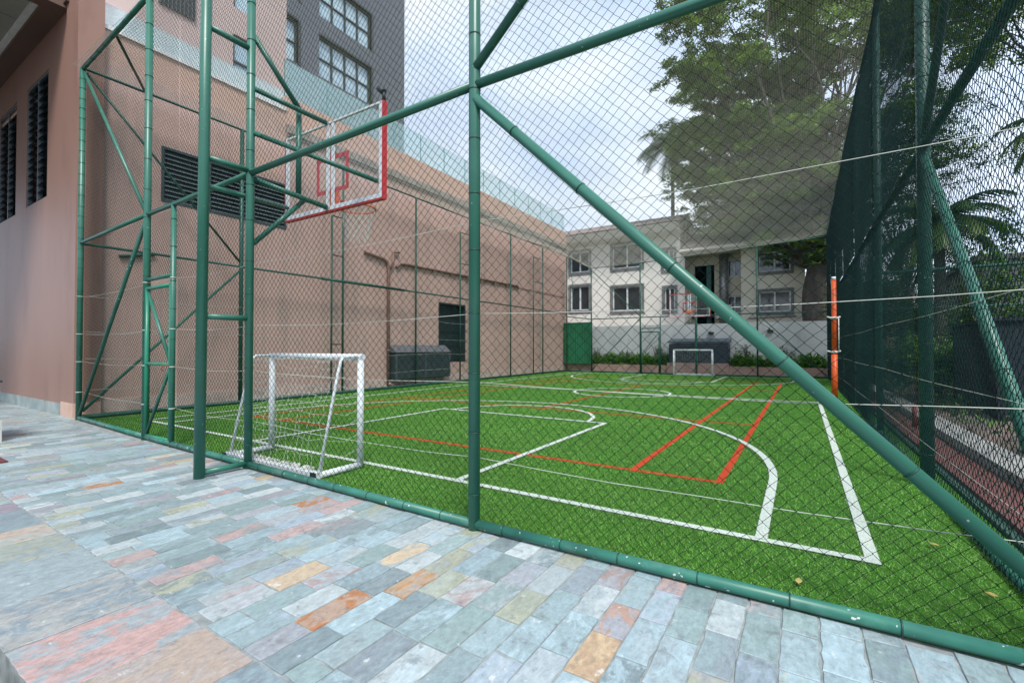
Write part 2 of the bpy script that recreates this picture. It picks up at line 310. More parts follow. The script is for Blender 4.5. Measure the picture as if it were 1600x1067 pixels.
def tiles():
    DK = .93
    V = []; F = []; c1 = []; c2 = []; off = []
    pal = [((.26, .34, .36), 18), ((.23, .31, .31), 14), ((.31, .41, .45), 14), ((.20, .26, .28), 8), ((.35, .40, .41), 10), ((.30, .31, .34), 5), ((.42, .47, .48), 4),
           ((.38, .29, .28), 3.5), ((.35, .37, .29), 5), ((.45, .34, .22), 1.6), ((.36, .17, .075), 1.0), ((.27, .16, .11), .9), ((.22, .26, .285), 4), ((.30, .37, .43), 4)]
    cs = [p[0] for p in pal]; ws = [p[1] for p in pal]
    def tile(x0, x1, y0, y1, fixed=None):
        g_ = .0035; x0 += g_; x1 -= g_; y0 += g_; y1 -= g_; i = len(V); b = .003
        hz = random.uniform(-.0012, .0012); tx, ty = random.uniform(-.0015, .0015), random.uniform(-.0015, .0015)
        out_ = []
        cs_ = [(x0, y0), (x1, y0), (x1, y1), (x0, y1)]
        for k in range(4):
            (ax_, ay_), (bx_, by_) = cs_[k], cs_[(k+1) % 4]; Lk = math.hypot(bx_-ax_, by_-ay_); nk = max(1, int(Lk / .055))
            for q in range(nk):
                f_ = q / nk; jt = (random.gauss(0, .0016) if q else random.uniform(0, .0035)); nx_, ny_ = -(by_-ay_)/Lk, (bx_-ax_)/Lk
                if random.random() < .10: jt += random.uniform(.003, .009)
                jt = max(jt, -.002); out_.append((ax_ + (bx_-ax_)*f_ + nx_*jt, ay_ + (by_-ay_)*f_ + ny_*jt))
        n_ = len(out_); mx_, my_ = (x0+x1)/2, (y0+y1)/2
        for (px_, py_), (kz, kb) in [(p_, z_) for z_ in ((-.007, 0), (-b, 0), (0, b)) for p_ in out_]:
            zz_ = -.007 if kz == -.007 else hz + kz + tx*(px_-mx_)/(x1-x0) + ty*(py_-my_)/(y1-y0)
            dx_, dy_ = mx_ - px_, my_ - py_; dl = max(1e-6, math.hypot(dx_, dy_)); V.append((px_ + dx_/dl*kb, py_ + dy_/dl*kb, zz_))
        V.append((mx_, my_, hz))
        for k in range(n_):
            k2 = (k+1) % n_
            F.append((i+k, i+k2, i+n_+k2, i+n_+k)); F.append((i+n_+k, i+n_+k2, i+2*n_+k2, i+2*n_+k)); F.append((i+2*n_+k, i+2*n_+k2, i+3*n_, i+3*n_))
        a_ = fixed or random.choices(cs, ws)[0]; b_ = random.choices(cs, ws)[0]; k = random.uniform(.88, 1.12) * DK
        mxk = random.choice([.25, .4, .6, .85]); b_ = tuple((1 - mxk) * p + mxk * q for p, q in zip(a_, b_)); vv = random.uniform(.82, 1.16); b_ = tuple(vv * p for p in b_); o_ = [random.random() for _ in range(3)]
        for _ in range(3*n_+1): c1.append([q * k for q in a_]); c2.append([q * k for q in b_]); off.append(o_)
    rust = {(-2.03, 1.4): (.33, .15, .07), (-1.82, 1.9): (.46, .27, .13), (-.66, 2.36): (.38, .43, .5)}
    x = -34.; c = 0
    while x < 1.2:
        w = random.choice([.15, .15, .15, .165, .14]) if x > -20 else .3
        y = 1.085 - random.uniform(0, .3) * (1 if x > -20 else 0); c += 1
        while y < 2.93:
            ln = random.choice([.3, .31, .33, .36, .28]); y1 = y + ln
            ya = max(y, 1.085); yb = min(y1, 2.945 if x < -11 else 2.70)
            if yb - ya > .05:
                fx = None
                for (rx, ry), cc in rust.items():
                    if x <= rx < x + w and ya <= ry < yb: fx = cc
                tile(x, min(x + w, 1.24), ya, yb, fx)
            y = y1
            if x > -11 and y > 2.7: break
        x += w
    x = -34.
    slab = [(.25, .31, .33), (.38, .26, .245), (.20, .25, .28), (.38, .31, .26), (.31, .27, .32), (.36, .28, .27), (.28, .31, .29)]; k = 0
    while x < 1.2:
        w = random.uniform(.28, .62); tile(x, min(x + w, 1.24), .53, 1.08, random.choice(slab)); x += w
    return np.array(V), F, np.array(c1), np.array(c2), np.array(off)
V, F, c1, c2, off = tiles()
me = bpy.data.meshes.new('paving'); me.from_pydata([tuple(v) for v in V], [], [f if f[2] != f[3] else f[:3] for f in F]); me.materials.append(SLATE)
for a_, d in (('c1', c1), ('c2', c2), ('off', off)):
    at = me.attributes.new(a_, 'FLOAT_COLOR', 'POINT'); at.data.foreach_set('color', np.c_[d, np.ones(len(d))].astype(np.float32).ravel())
po = bpy.data.objects.new('paving', me); COL.objects.link(po); tag(po, kind='structure')

# court lines: polylines in the plane, width
CX = -4.75
def arc(cx, cy, r, a0, a1, n=48): return [(cx + r * math.cos(R(a0 + (a1 - a0) * k / n)), cy + r * math.sin(R(a0 + (a1 - a0) * k / n))) for k in range(n + 1)]
YM = 13.1
def mir(p): return [(x, 2 * YM - y) for x, y in p]
wl = [[(.36, 3.55), (.36, 22.65), (-9.95, 22.65), (-9.95, 3.55), (.36, 3.55)], [(-9.95, YM), (.36, YM)], arc(-4.45, YM, 1.35, 0, 360)]
half = [[(-2.86, 3.55), (-2.86, 7.57), (-6.45, 7.57), (-6.45, 3.55)], arc(-4.7, 7.57, 1.5, 0, 180),
        [(-.24, 3.55)] + arc(CX, 5.1, 4.51, 0, 180, 90) + [(-9.26, 3.55)]]
wl += half + [mir(p) for p in half]
rl = [[(-.68, 4.86), (-.62, 19.7), (-8.85, 19.7), (-8.85, 4.86), (-.68, 4.86)], [(-1.53, 4.86), (-1.45, 19.7)], [(-7.98, 4.86), (-7.98, 19.7)],
      [(-8.85, 8.75), (-.65, 8.75)], [(-8.85, 16.1), (-.65, 16.1)], [(-4.75, 8.75), (-4.7, 16.1)]]
def linemesh(name, L_, w, z, m):
    b = MB(); z -= .0007
    for P in L_:
        z += .0007
        closed = (Vector(P[0]) - Vector(P[-1])).length < 1e-4; n = len(P) - (1 if closed else 0); off_ = []
        for k in range(n):
            a_ = Vector(P[k-1] if (k or closed) else P[0]) if k or not closed else Vector(P[n-1]); c_ = Vector(P[(k+1) % n] if closed or k < n-1 else P[k]); p = Vector(P[k])
            d1 = (p - a_).normalized() if (p - a_).length > 1e-6 else (c_ - p).normalized(); d2 = (c_ - p).normalized() if (c_ - p).length > 1e-6 else d1
            n1 = Vector((-d1.y, d1.x)); n2 = Vector((-d2.y, d2.x)); mm = (n1 + n2).normalized(); mm = mm / max(.5, mm.dot(n1)); off_.append((p, mm))
        for k in range(n if closed else n - 1):
            (p, a_), (q, c_) = off_[k], off_[(k+1) % n]; h = w / 2
            b.quad((*(p - a_ * h), z), (*(q - c_ * h), z), (*(q + c_ * h), z), (*(p + a_ * h), z))
    return tag(b.build(name, m), kind='structure')
linemesh('white_court_lines', wl, .074, .010, LWH)
linemesh('red_court_lines', rl, .07, .004, LRD)

def blades():
    def dist(P, L_):
        D = np.full(len(P), 9.)
        for pl in L_:
            for a_, b_ in zip(pl[:-1], pl[1:]):
                a_ = np.array(a_); d = np.array(b_) - a_; lo = np.minimum(a_, a_ + d) - .1; hi = np.maximum(a_, a_ + d) + .1
                s_ = np.where(((P >= lo) & (P <= hi)).all(1))[0]
                if len(s_) == 0: continue
                t = np.clip(((P[s_] - a_) @ d) / max(d @ d, 1e-9), 0, 1); D[s_] = np.minimum(D[s_], np.linalg.norm(P[s_] - a_ - t[:, None] * d, axis=1))
        return D
    zones = [((-7, 1.1), (2.78, 4.2), 9500, .0036), ((-11, -7), (2.85, 4.2), 2500, .004), ((-11, 1.1), (4.2, 6.2), 3800, .0052), ((-11, 1.1), (6.2, 9.5), 1500, .0085), ((-11, 1.1), (9.5, 15), 500, .009), ((-11, 1.1), (15, 23.4), 220, .013)]
    P = []; Wd = []
    for (x0, x1), (y0, y1), dn, w in zones:
        n = int((x1 - x0) * (y1 - y0) * dn); p = np.c_[RNG.uniform(x0, x1, n), RNG.uniform(y0, y1, n)]
        P.append(p); Wd.append(np.full(n, w))
    P = np.concatenate(P); Wd = np.concatenate(Wd)
    ok = P[:, 1] > np.interp(P[:, 0], [-11.1, -7.93, -5.1, -2.0, 1.0], [2.95, 2.83, 2.76, 2.71, 2.75]) + .005; P = P[ok]; Wd = Wd[ok]; n = len(P)
    th = RNG.uniform(0, 2 * np.pi, n); h = RNG.uniform(.008, .019, n) * (1 + Wd * 10); lean = RNG.uniform(.004, .028, n)
    la = th + RNG.normal(0, 1, n)
    base = np.c_[P, np.zeros(n)]; dx = np.c_[np.cos(th), np.sin(th), np.zeros(n)] * Wd[:, None] / 2
    tip = base + np.c_[np.cos(la) * lean, np.sin(la) * lean, h]
    V = np.stack([base - dx, base + dx, tip], 1).reshape(-1, 3); F = np.arange(3 * n).reshape(-1, 3)
    r_ = RNG.uniform(0, 1, n)[:, None]; q = (RNG.uniform(.3, 1.6, n) * (1 + .12 * np.sin(P[:, 0] * 2.1 + .6 * np.sin(P[:, 1] * 1.3)) * np.sin(P[:, 1] * 1.7)))[:, None]
    c = (np.array([.15, .37, .045]) * (1 - r_) + np.array([.31, .57, .14]) * r_) * q
    s_ = RNG.random(n) < .10; c[s_] = np.array([.38, .56, .26]); s_ = RNG.random(n) < .25; c[s_] *= .35
    dr = dist(P, rl); dw = dist(P, wl); e = RNG.normal(0, .006, n)
    c = np.where((dr + e < .037)[:, None], np.array([.66, .085, .035]) * (.6 + .4 * q), c); c = np.where((dw + e < .039)[:, None], np.array([.68, .72, .70]) * (.65 + .35 * q), c)
    return tag(npmesh('turf_blades', V, F, BLADE, smooth=False, attrs={'col': np.repeat(c, 3, 0)}), 'short green artificial grass blades covering the sports court', 'artificial grass', kind='stuff')
blades()

# ------------------------------------------------------------------ near fence
NF = [(-11.1, 2.93), (-7.93, 2.81), (-7.05, 2.79), (-5.1, 2.74), (-2.0, 2.68), (1.0, 2.72)]
TOP = 6.4; MID = 3.2
fn = thing('chain_link_fence', 'tall green pipe and chain-link fence in front, along the edge of the slate paving', 'fence', (-5, 2.75, 0))
def v3(p, z, dy=0): return (p[0], p[1] + dy, z)
def flerp(x):
    for (a_, b_), (c_, d_) in zip(NF[:-1], NF[1:]):
        if a_ <= x <= c_: return b_ + (d_ - b_) * (x - a_) / (c_ - a_)
    return NF[-1][1]
for k, p in enumerate(NF):
    r_ = [.045, .045, .032, .042, .042, .045][k]; zt = MID if k == 2 else TOP
    part(fn, 'post', v3(p, 0), v3(p, zt), r_, ties=.42 if k != 0 else .2)
for a_, b_ in zip(NF[:-1], NF[1:]):
    part(fn, 'bottom_rail', v3(a_, .04), v3(b_, .04), .034, GRAIL, ties=.42)
    part(fn, 'top_rail', v3(a_, TOP), v3(b_, TOP), .035, ties=.35)
for k, (a_, b_) in enumerate([(NF[0], NF[1]), (NF[1], NF[3]), (NF[3], NF[4]), (NF[4], NF[5])]):
    part(fn, 'middle_rail', v3(a_, MID + .01), v3(b_, MID + .01), .033 if k > 1 else .03)
part(fn, 'brace', (-1.98, 2.67, 3.1), (.97, 2.71, .2), .036, ties=.75)
part(fn, 'brace', (-1.98, 2.67, 3.33), (.97, 2.71, 5.9), .032, ties=.8)
part(fn, 'brace', (-7.98, 2.80, 3.1), (-10.97, 2.91, .12), .028, GREEND)
part(fn, 'brace', (-7.98, 2.80, 3.28), (-11.0, 2.92, 6.3), .026)
for a_, b_ in [(NF[0], NF[1]), (NF[2], NF[3]), (NF[3], NF[4]), (NF[4], NF[5])]:
    link_panel(fn, a_, b_, .03, MID, off=.05); link_panel(fn, a_, b_, MID, TOP, off=.05)
link_panel(fn, NF[1], NF[2], 2.25, MID, off=.05); link_panel(fn, NF[1], NF[2], MID, TOP, off=.05)
for z in (.5, 1.05, 1.55, 2.23):
    b = MB(); P = []
    for a_, c_ in zip(NF[:-1], NF[1:]):
        for k in range(6):
            t = k / 6; P.append((a_[0] + (c_[0]-a_[0]) * t, a_[1] + (c_[1]-a_[1]) * t - .0 + .047, z - .03 * math.sin(math.pi * t) + random.uniform(-.004, .004)))
    P.append((NF[-1][0] - .05, NF[-1][1] + .05, z)); b.path(P, .0023, 5).build('tension_cord', ROPE, fn)
for k, x in enumerate((-7.93, -7.05, -11.1)):
    for z in (.5, 1.05, 1.55, 2.23): MB().tube((x, flerp(x), z - .006), (x, flerp(x), z + .006), .05 if k != 1 else .037, 10).build('cord_knot', ROPE, fn)
gt = bpy.data.objects.new('gate', None); COL.objects.link(gt); gt.parent = fn; gt.location = Vector((-7.88, 2.8, 0)) - Vector(fn.location)
gy = 2.795
b = MB(); b.tube((-7.86, gy, .07), (-7.86, gy, 2.14), .026); b.tube((-7.12, gy, .07), (-7.12, gy, 2.14), .024); b.tube((-7.86, gy, 2.14), (-7.12, gy, 2.14), .026)
b.tube((-7.86, gy, 1.08), (-7.12, gy, 1.08), .022); b.tube((-7.86, gy, .07), (-7.12, gy, .07), .022)
b.build('gate_frame', mat('gate_paint', (.012, .22, .125), (.01, .17, .1), rough=.35, dirt=((.3, .1, .07), 7, .66, .6)), gt)
part(gt, 'gate_brace', (-7.84, gy, 2.1), (-7.13, gy, 1.12), .022); part(gt, 'gate_brace', (-7.13, gy, 1.03), (-7.84, gy, .1), .02, GREEND)
link_panel(gt, (-7.86, 2.79), (-7.12, 2.79), .07, 2.14, off=.028)
bb = MB(); bb.tube((-7.3, gy - .03, 1.07), (-7.08, gy - .03, 1.06), .009, 8); bb.path([(-7.2, gy-.04, 1.07), (-7.24, gy-.06, 1.02), (-7.2, gy-.05, .99)], .006, 6); bb.build('latch', mat('rust', (.18, .07, .04), rough=.8), gt)
part(fn, 'lintel', (-7.93, 2.81, 2.27), (-7.05, 2.79, 2.27), .027)
part(fn, 'corner_tie', (-9.4, 2.87, 6.4), (-11.08, 3.87, 6.4), .022, GREEND)

# ------------------------------------------------------------------ left fence along the building
fl = thing('chain_link_fence', 'tall green chain-link fence on the left, close against the pink building wall', 'fence', (-11.1, 13, 0))
LX = -11.1; LP = [2.95, 5.77, 8.6, 11.55, 14.6, 17.6, 20.66, 23.5]
for k, y in enumerate(LP[1:]): part(fl, 'post', (LX, y, 0), (LX, y, TOP), .045 if k == 0 else .032, GREEND)
for y, z in ((8.22, 5.0), (13.95, 5.75), (19.67, 5.75)):
    part(fl, 'support_post', (LX + .01, y, 0), (LX + .01, y, z), .028, GREEND)
    y2 = min(LP, key=lambda q: abs(q - y - .5))
    for zz in ([1.4, 3.9, z] if y < 10 else [3.2, z - 1.2, z]): part(fl, 'rung', (LX + .01, y, zz), (LX + .01, y2, zz), .018, mat('rung_brown', (.1, .08, .07)) if y < 10 else GREEND)
part(fl, 'top_rail', (LX, 2.95, TOP + .02), (LX, 23.5, TOP + .02), .028, GREEND)
part(fl, 'middle_rail', (LX, 2.95, MID), (LX, 23.5, MID), .026, GREEND)
part(fl, 'middle_rail_sleeve', (LX, 7.9, MID), (LX, 11.0, MID + .0), .042, GREEND)
part(fl, 'bottom_rail', (LX, 2.95, .045), (LX, 23.5, .045), .04, GREEND)
part(fl, 'brace', (LX, 2.98, 6.35), (LX, 5.74, 3.3), .024, GREEND); part(fl, 'brace', (LX, 2.98, .15), (LX, 5.74, 3.1), .026, GREEN)
for a_, b_ in zip(LP[:-1], LP[1:]):
    link_panel(fl, (LX, a_), (LX, b_), .04, MID, off=-.045, r=.0014); link_panel(fl, (LX, a_), (LX, b_), MID, TOP, off=-.045, r=.0014)
for z in (.55, 1.1, 1.6, 2.25):
    P = [(LX + .04, 3 + k * .68, z + random.uniform(-.02, .02) - .03 * math.sin(k * .7) ** 2) for k in range(31)]
    MB().path(P, .004, 4).build('tension_cord', ROPE, fl)

# ------------------------------------------------------------------ right fence
fr = thing('chain_link_fence', 'tall dark green chain-link fence on the right, running away in front of the trees', 'fence', (1.0, 13, 0))
RP = [2.72, 5.78, 8.85, 11.9, 14.9, 17.9, 20.9, 23.9]
for k, y in enumerate(RP[1:]): part(fr, 'post', (1.0, y, 0), (1.0, y, TOP), .055 if k == 0 else .045, GREEND, ties=.5)
part(fr, 'top_rail', (1.0, 2.72, TOP + .01), (1.0, 23.9, 6.3), .035, GREEND)
part(fr, 'middle_rail', (1.0, 2.72, MID + .01), (1.0, 23.9, MID), .036, GREEND, ties=.6)
part(fr, 'bottom_rail', (1.0, 2.72, .04), (1.0, 23.9, .04), .034, GRAIL, ties=.4)
part(fr, 'brace', (1.0, 5.75, 3.12), (1.0, 2.8, .15), .036, GREEN, ties=.5); part(fr, 'brace', (1.0, 5.72, 3.3), (1.0, 2.8, 6.3), .034, GREEND)
for a_, b_ in zip(RP[:-1], RP[1:]):
    w_ = .0035 if a_ < 9 else .002
    link_panel(fr, (1.0, a_), (1.0, b_), .04, MID, off=.05, r=.0025, wob=w_, green=True); link_panel(fr, (1.0, a_), (1.0, b_), MID, TOP, off=.05, r=.0025, wob=w_, green=True)
for z in (.45, 1.02, 1.6):
    P = [(.945, 2.75 + k * .7, z - .015 * math.sin(k * .4) ** 2) for k in range(31)]; MB().path(P, .0022, 4).build('tension_cord', ROPE, fr)

# ------------------------------------------------------------------ far fence
ff = thing('chain_link_fence', 'green chain-link fence at the far end of the court, with a small gate', 'fence', (-5, 23.4, 0))
FP = [(-11.1, 23.5, 6.4), (-9.6, 23.4, 5.6), (-6.93, 23.35, 5.62), (-4.25, 23.35, 5.75), (-1.66, 23.4, 5.85), (1.0, 23.9, 6.1)]
for k, (x, y, z) in enumerate(FP[1:5]):
    if k != 2: part(ff, 'post', (x, y, 0), (x, y, z), .036, GREEND)
part(ff, 'gate_post', (-5.93, 23.35, 0), (-5.93, 23.35, 2.85), .03, GREEND)
for (x, y, z), (x2, y2, z2) in zip(FP[:-1], FP[1:]):
    part(ff, 'top_rail', (x, y, z), (x2, y2, z2), .022, GREEND, n=8); part(ff, 'middle_rail', (x, y, 2.85 + .2 * (x < -11)), (x2, y2, 2.85), .024, GREEND, n=8); part(ff, 'bottom_rail', (x, y, .04), (x2, y2, .04), .035, GREEND, n=8)
    link_panel(ff, (x, y), (x2, y2), .03, 2.85, r=.0017); o = link_panel(ff, (x, y), (x2, y2), 2.85, min(z, z2), r=.0017)
for a_, b_ in (((-6.95, 2.8), (-9.55, .1)), ((-9.58, 5.5), (-6.98, 2.95)), ((-1.62, 2.8), (.9, .1))): part(ff, 'brace', (a_[0], 23.37, a_[1]), (b_[0], 23.37 + (.3 if b_[0] > 0 else 0), b_[1]), .022, GREEND)
part(ff, 'brace', (-10.9, 23.45, 6.1), (-10.5, 23.45, 3.2), .015, GREEND)
g2 = MB(); g2.tube((-6.86, 23.3, .06), (-6.86, 23.3, 2.1), .03); g2.tube((-5.98, 23.3, .06), (-5.98, 23.3, 2.1), .03); g2.tube((-6.86, 23.3, 2.1), (-5.98, 23.3, 2.1), .03); g2.tube((-6.9, 23.3, 2.28), (-5.95, 23.3, 2.28), .022); g2.tube((-6.84, 23.3, 1.0), (-6.0, 23.3, 2.05), .02)
g2.build('gate', GREEND, ff)

# ------------------------------------------------------------------ overhead netting
def netting():
    xs = np.linspace(-11.1, 1.0, 18); 
    def edge_far(x): return np.interp(x, [p[0] for p in FP], [p[2] for p in FP])
    def zz(x, y):
        t = np.clip((y - 2.9) / 20.4, 0, 1); sag = -.10 * np.sin(np.pi * ((x + 11.1) / 12.1)) * np.sin(np.pi * t)
        return 6.42 + (edge_far(x) - 6.42) * t ** 2.2 + sag + .012 * np.sin(x * 2.1 + y) + .01 * np.sin(y * 2.7 - x)
    sp = .036
    X = np.arange(-11.08, 1.0, sp); Y = np.linspace(2.78, 23.5, 60)
    x = X[:, None] + .008 * np.sin(Y[None, :] * 2.2 + X[:, None] * 1.3); y = Y[None, :] + 0 * x
    V1, F1 = strands(np.stack([x, y, zz(x, y)], -1), .002)
    Yb = np.arange(2.8, 23.5, sp); Xb = np.linspace(-11.1, 1.0, 40)
    y = Yb[:, None] + .008 * np.sin(Xb[None, :] * 2.4 + Yb[:, None]); x = Xb[None, :] + 0 * y
    V2, F2 = strands(np.stack([x, y, zz(x, y)], -1), .002)
    # hem rope round the net
    return npmesh('overhead_netting', np.concatenate([V1, V2]), np.concatenate([F1, F2 + len(V1)]), NET, smooth=True)
tag(netting(), 'fine beige netting stretched like a roof over the whole fenced court', 'netting')

# ------------------------------------------------------------------ basketball hoops
def ringpts(cx, cy, cz, r, n=28): return [(cx + r * math.cos(2*math.pi*k/n), cy + r * math.sin(2*math.pi*k/n), cz) for k in range(n + 1)]
def basket(parent, cx, yb, zr, s):     # s=+1: board faces +y
    rm = MB(); rc = (cx, yb + s * .38, zr); rm.path(ringpts(*rc, .228), .011, 8, 0, False)
    rm.tube((cx - .1, yb + s * .02, zr), (cx - .13, yb + s * .2, zr), .01, 8); rm.tube((cx + .1, yb + s * .02, zr), (cx + .13, yb + s * .2, zr), .01, 8)
    rm.box(cx - .12, cx + .12, min(yb + s*.012, yb + s*.03), max(yb + s*.012, yb + s*.03), zr - .08, zr + .1); rm.box(cx - .1, cx + .1, min(yb + s*.03, yb + s*.15), max(yb + s*.03, yb + s*.15), zr - .006, zr + .006)
    o = rm.build('rim', RIM, parent); nb = MB(); n = 12; rows = 6
    P = lambda i, j: (rc[0] + (.225 - .09 * math.sin(j / rows * 1.5)) * math.cos(2*math.pi*(i + .5 * (j % 2))/n), rc[1] + (.225 - .09 * math.sin(j / rows * 1.5)) * math.sin(2*math.pi*(i + .5*(j % 2))/n), zr - .42 * j / rows)
    for i in range(n):
        for j in range(rows):
            nb.path([P(i, j), P(i, j+1)], .0035, 4, 0, False); nb.path([P(i, j), P(i + (1 if j % 2 else -1), j+1)], .0035, 4, 0, False)
    nb.build('net', WNET, o)
def board(parent, cx, yb, z0, s, full=True):
    x0, x1, z1 = cx - .9, cx + .9, z0 + 1.07; t = .02
    MB().box(x0 + .05, x1 - .05, yb - .006, yb + .006, z0 + .05, z1 - .05).build('backboard', ACRY, parent)
    f = MB()
    for q in ((x0 + .045, x1 - .045, z0 + .0, z0 + .05), (x0 + .045, x1 - .045, z1 - .02, z1), (x0, x0 + .045, z0, z1), (x1 - .045, x1, z0, z1)):
        f.box(q[0], q[1], yb - s * .03 if s > 0 else yb, yb if s > 0 else yb + .03, q[2], q[3], 1)
    f.box(x1 + .001, x1 + .022, yb - .028, yb + .028, z0 - .02, z1, 0); f.box(x0 - .022, x0 - .001, yb - .028, yb + .028, z0 - .02, z1, 0); f.box(x0, x1, yb - .028, yb + .028, z0 - .02, z0 - .001, 0)
    for dx in (-.07, .025): f.box(cx + dx, cx + dx + .045, yb - .026, yb - .008, z0 + .052, z1 - .022, 1)
    if s < 0: f.box(x0, x1, yb - .028, yb + .028, z1 + .001, z1 + .03, 0)
    f.build('board_frame', [REDP, WHITE], parent)
    q = MB(); h = yb + s * .009; a_, b_ = (h - .002, h + .002)
    for (u0, u1, w0, w1) in ((cx-.3, cx-.25, z0+.22, z0+.67), (cx+.25, cx+.3, z0+.22, z0+.67), (cx-.25, cx+.25, z0+.22, z0+.27), (cx-.25, cx+.25, z0+.62, z0+.67)): q.box(u0, u1, a_, b_, w0, w1)
    q.build('target_square', REDP, parent)
h1 = thing('basketball_hoop', 'near basketball hoop seen from behind, clear red-edged backboard held by green pipe arms', 'basketball hoop', (-5.1, 2.3, 0))
part(h1, 'pole', (-5.1, 2.26, 0), (-5.1, 2.3, 7.2), .05, n=18)
for z in (.05, 1.62, 3.235, 4.58): part(h1, 'rung', (-5.1, 2.3, z), (-5.1, 2.72, z), .03)
YB = 3.55
part(h1, 'arm', (-5.1, 2.76, 4.16), (-4.85, YB - .04, 4.02), .028); part(h1, 'arm', (-5.1, 2.76, 3.16), (-4.83, YB - .04, 2.99), .03)
part(h1, 'arm', (-5.08, 2.76, 3.66), (-3.95, YB - .035, 3.14), .026); part(h1, 'arm', (-5.12, 2.3, 2.95), (-5.66, YB - .03, 3.12), .026)
part(h1, 'strut', (-5.02, 3.26, 4.1), (-5.02, 3.26, 3.1), .032); part(h1, 'strut', (-5.1, 2.76, 4.75), (-5.03, 3.28, 4.12), .03); part(h1, 'strut', (-5.1, 2.78, 2.45), (-4.98, 3.32, 3.06), .028)
MB().tube((-3.9, YB, 4.05), (-3.9, YB, 4.13), .02, 8).tube((-3.9, YB, 4.13), (-3.98, YB, 4.2), .035, 8).build('bracket', FRAMEG, h1)
board(h1, -4.8, YB, 2.96, 1); basket(h1, -4.8, YB, 3.08, 1)
h2 = thing('basketball_hoop', 'far basketball hoop facing us on a green pole behind the far goal', 'basketball hoop', (-4.25, 23.3, 0))
part(h2, 'pole', (-4.25, 23.35, 0), (-4.25, 23.35, 3.9), .06)
part(h2, 'arm', (-4.25, 23.3, 3.7), (-4.4, 22.9, 3.6), .03); part(h2, 'arm', (-4.25, 23.3, 3.0), (-4.4, 22.9, 3.0), .03)
board(h2, -4.45, 22.85, 2.78, -1); basket(h2, -4.45, 22.85, 2.95, -1)

# ------------------------------------------------------------------ goals
def goal(label, cx, yf, s, w, dp, net=True):    # s: direction of the net side
    g = thing('football_goal', label, 'goal', (cx, yf, 0), 'small white goals'); h = 1.2; x0, x1 = cx - w/2, cx + w/2; yb = yf + s * dp
    for x in (x0, x1): MB().path([(x, yf, 0.035), (x, yf, h)], .036, 14).build('goal_post', WHITE, g)
    MB().tube((x0 - .036, yf, h), (x1 + .036, yf, h), .036, 14).build('crossbar', WHITE, g)
    for x in (x0, x1): MB().tube((x, yf, .037), (x, yb, .037), .034, 12).build('side_bar', WHITE, g)
    q = .035; MB().box(x0 - q, x1 + q, min(yb, yb + s*.07), max(yb, yb + s*.07), .012, .075).build('rear_bar', WHITE, g)
    for x in (x0, x1): MB().path([(x, yf, h + .005), (x, yf + s*dp*.42, h + .005), (x, yf + s*dp*.5, h - .03), (x, yf + s*dp*.56, h - .12), (x, yb, .07)], .016, 10).build('stay', WHITE, g)
    if net:
        nb = MB(); sp = .11; prof = [(yf, h), (yf + s*dp*.5, h), (yf + s*dp*.62, h - .3), (yf + s*dp*.8, h*.5), (yb, .08)]
        def pt(t):
            t *= 4; k = min(int(t), 3); f = t - k; return (prof[k][0] + (prof[k+1][0]-prof[k][0])*f, prof[k][1] + (prof[k+1][1]-prof[k][1])*f)
        n1 = int(w / sp); n2 = 13
        G = [[(x0 + w * i / n1 + random.uniform(-.02, .02), pt(j/n2)[0] + s*random.uniform(-.03, .03), pt(j/n2)[1] - .0 + random.uniform(-.03, .02) - .05 * math.sin(math.pi * j / n2)) for j in range(n2 + 1)] for i in range(n1 + 1)]
        for i in range(n1 + 1): nb.path(G[i], .0016, 4, 0, False)
        for j in range(0, n2 + 1): nb.path([G[i][j] for i in range(n1 + 1)], .0016, 4, 0, False)
        for x in (x0, x1):
            for j in range(1, n2):
                y_, z_ = pt(j / n2); nb.path([(x, yf, max(.07, z_ - .02)), (x, (yf + y_)/2, z_ - .08), (x, y_, z_ - .03)], .002, 4, 0, False)
        for _ in range(60): a_ = random.uniform(x0, x1); nb.path([(a_, yb - s*.0, .08), (a_ + .03, yb - s*.03, .1), (a_ + .05, yb, .085), (a_ + .06, yb + s*.05, .08)], .0035, 4, 0, False)
        nb.build('goal_net', WNET, g)
    for x in (x0, x1): MB().box(x - .045, x + .045, min(yb + s*.07, yb + s*.075), max(yb + s*.07, yb + s*.075), .01, .08).build('end_cap', FRAMEG, g)
    return g
goal('small white goal with sagging net in the near left, just inside the front fence', -4.9, 3.38, -1, 1.68, .5)
goal('small white goal at the far end, in front of the pink planter', -4.3, 22.75, 1, 1.7, .45)

# ------------------------------------------------------------------ orange post
op = thing('net_post', 'slim orange post tied with white cord beside the right fence', 'post', (.66, 13.2, 0))
MB().tube((.66, 13.2, 0), (.66, 13.2, 1.15), .062, 14).tube((.66, 13.2, 1.15), (.66, 13.2, 2.9), .05, 14).build('pole', ORANGE, op)
MB().tube((.66, 13.2, 2.9), (.66, 13.2, 2.97), .045, 10).build('cap', WHITE, op)
for z in (1.18, 1.98): MB().tube((.66, 13.2, z), (.66, 13.2, z + .05), .072, 10).tube((.6, 13.15, z + .02), (.52, 13.1, z + .05), .02, 6).tube((.7, 13.2, z + .02), (.78, 13.25, z + .05), .02, 6).build('cord_knot', WNET, op)
b = MB(); b.tube((.745, 13.15, 1.2), (.745, 13.15, 2.0), .012, 6); b.build('cord', WNET, op)

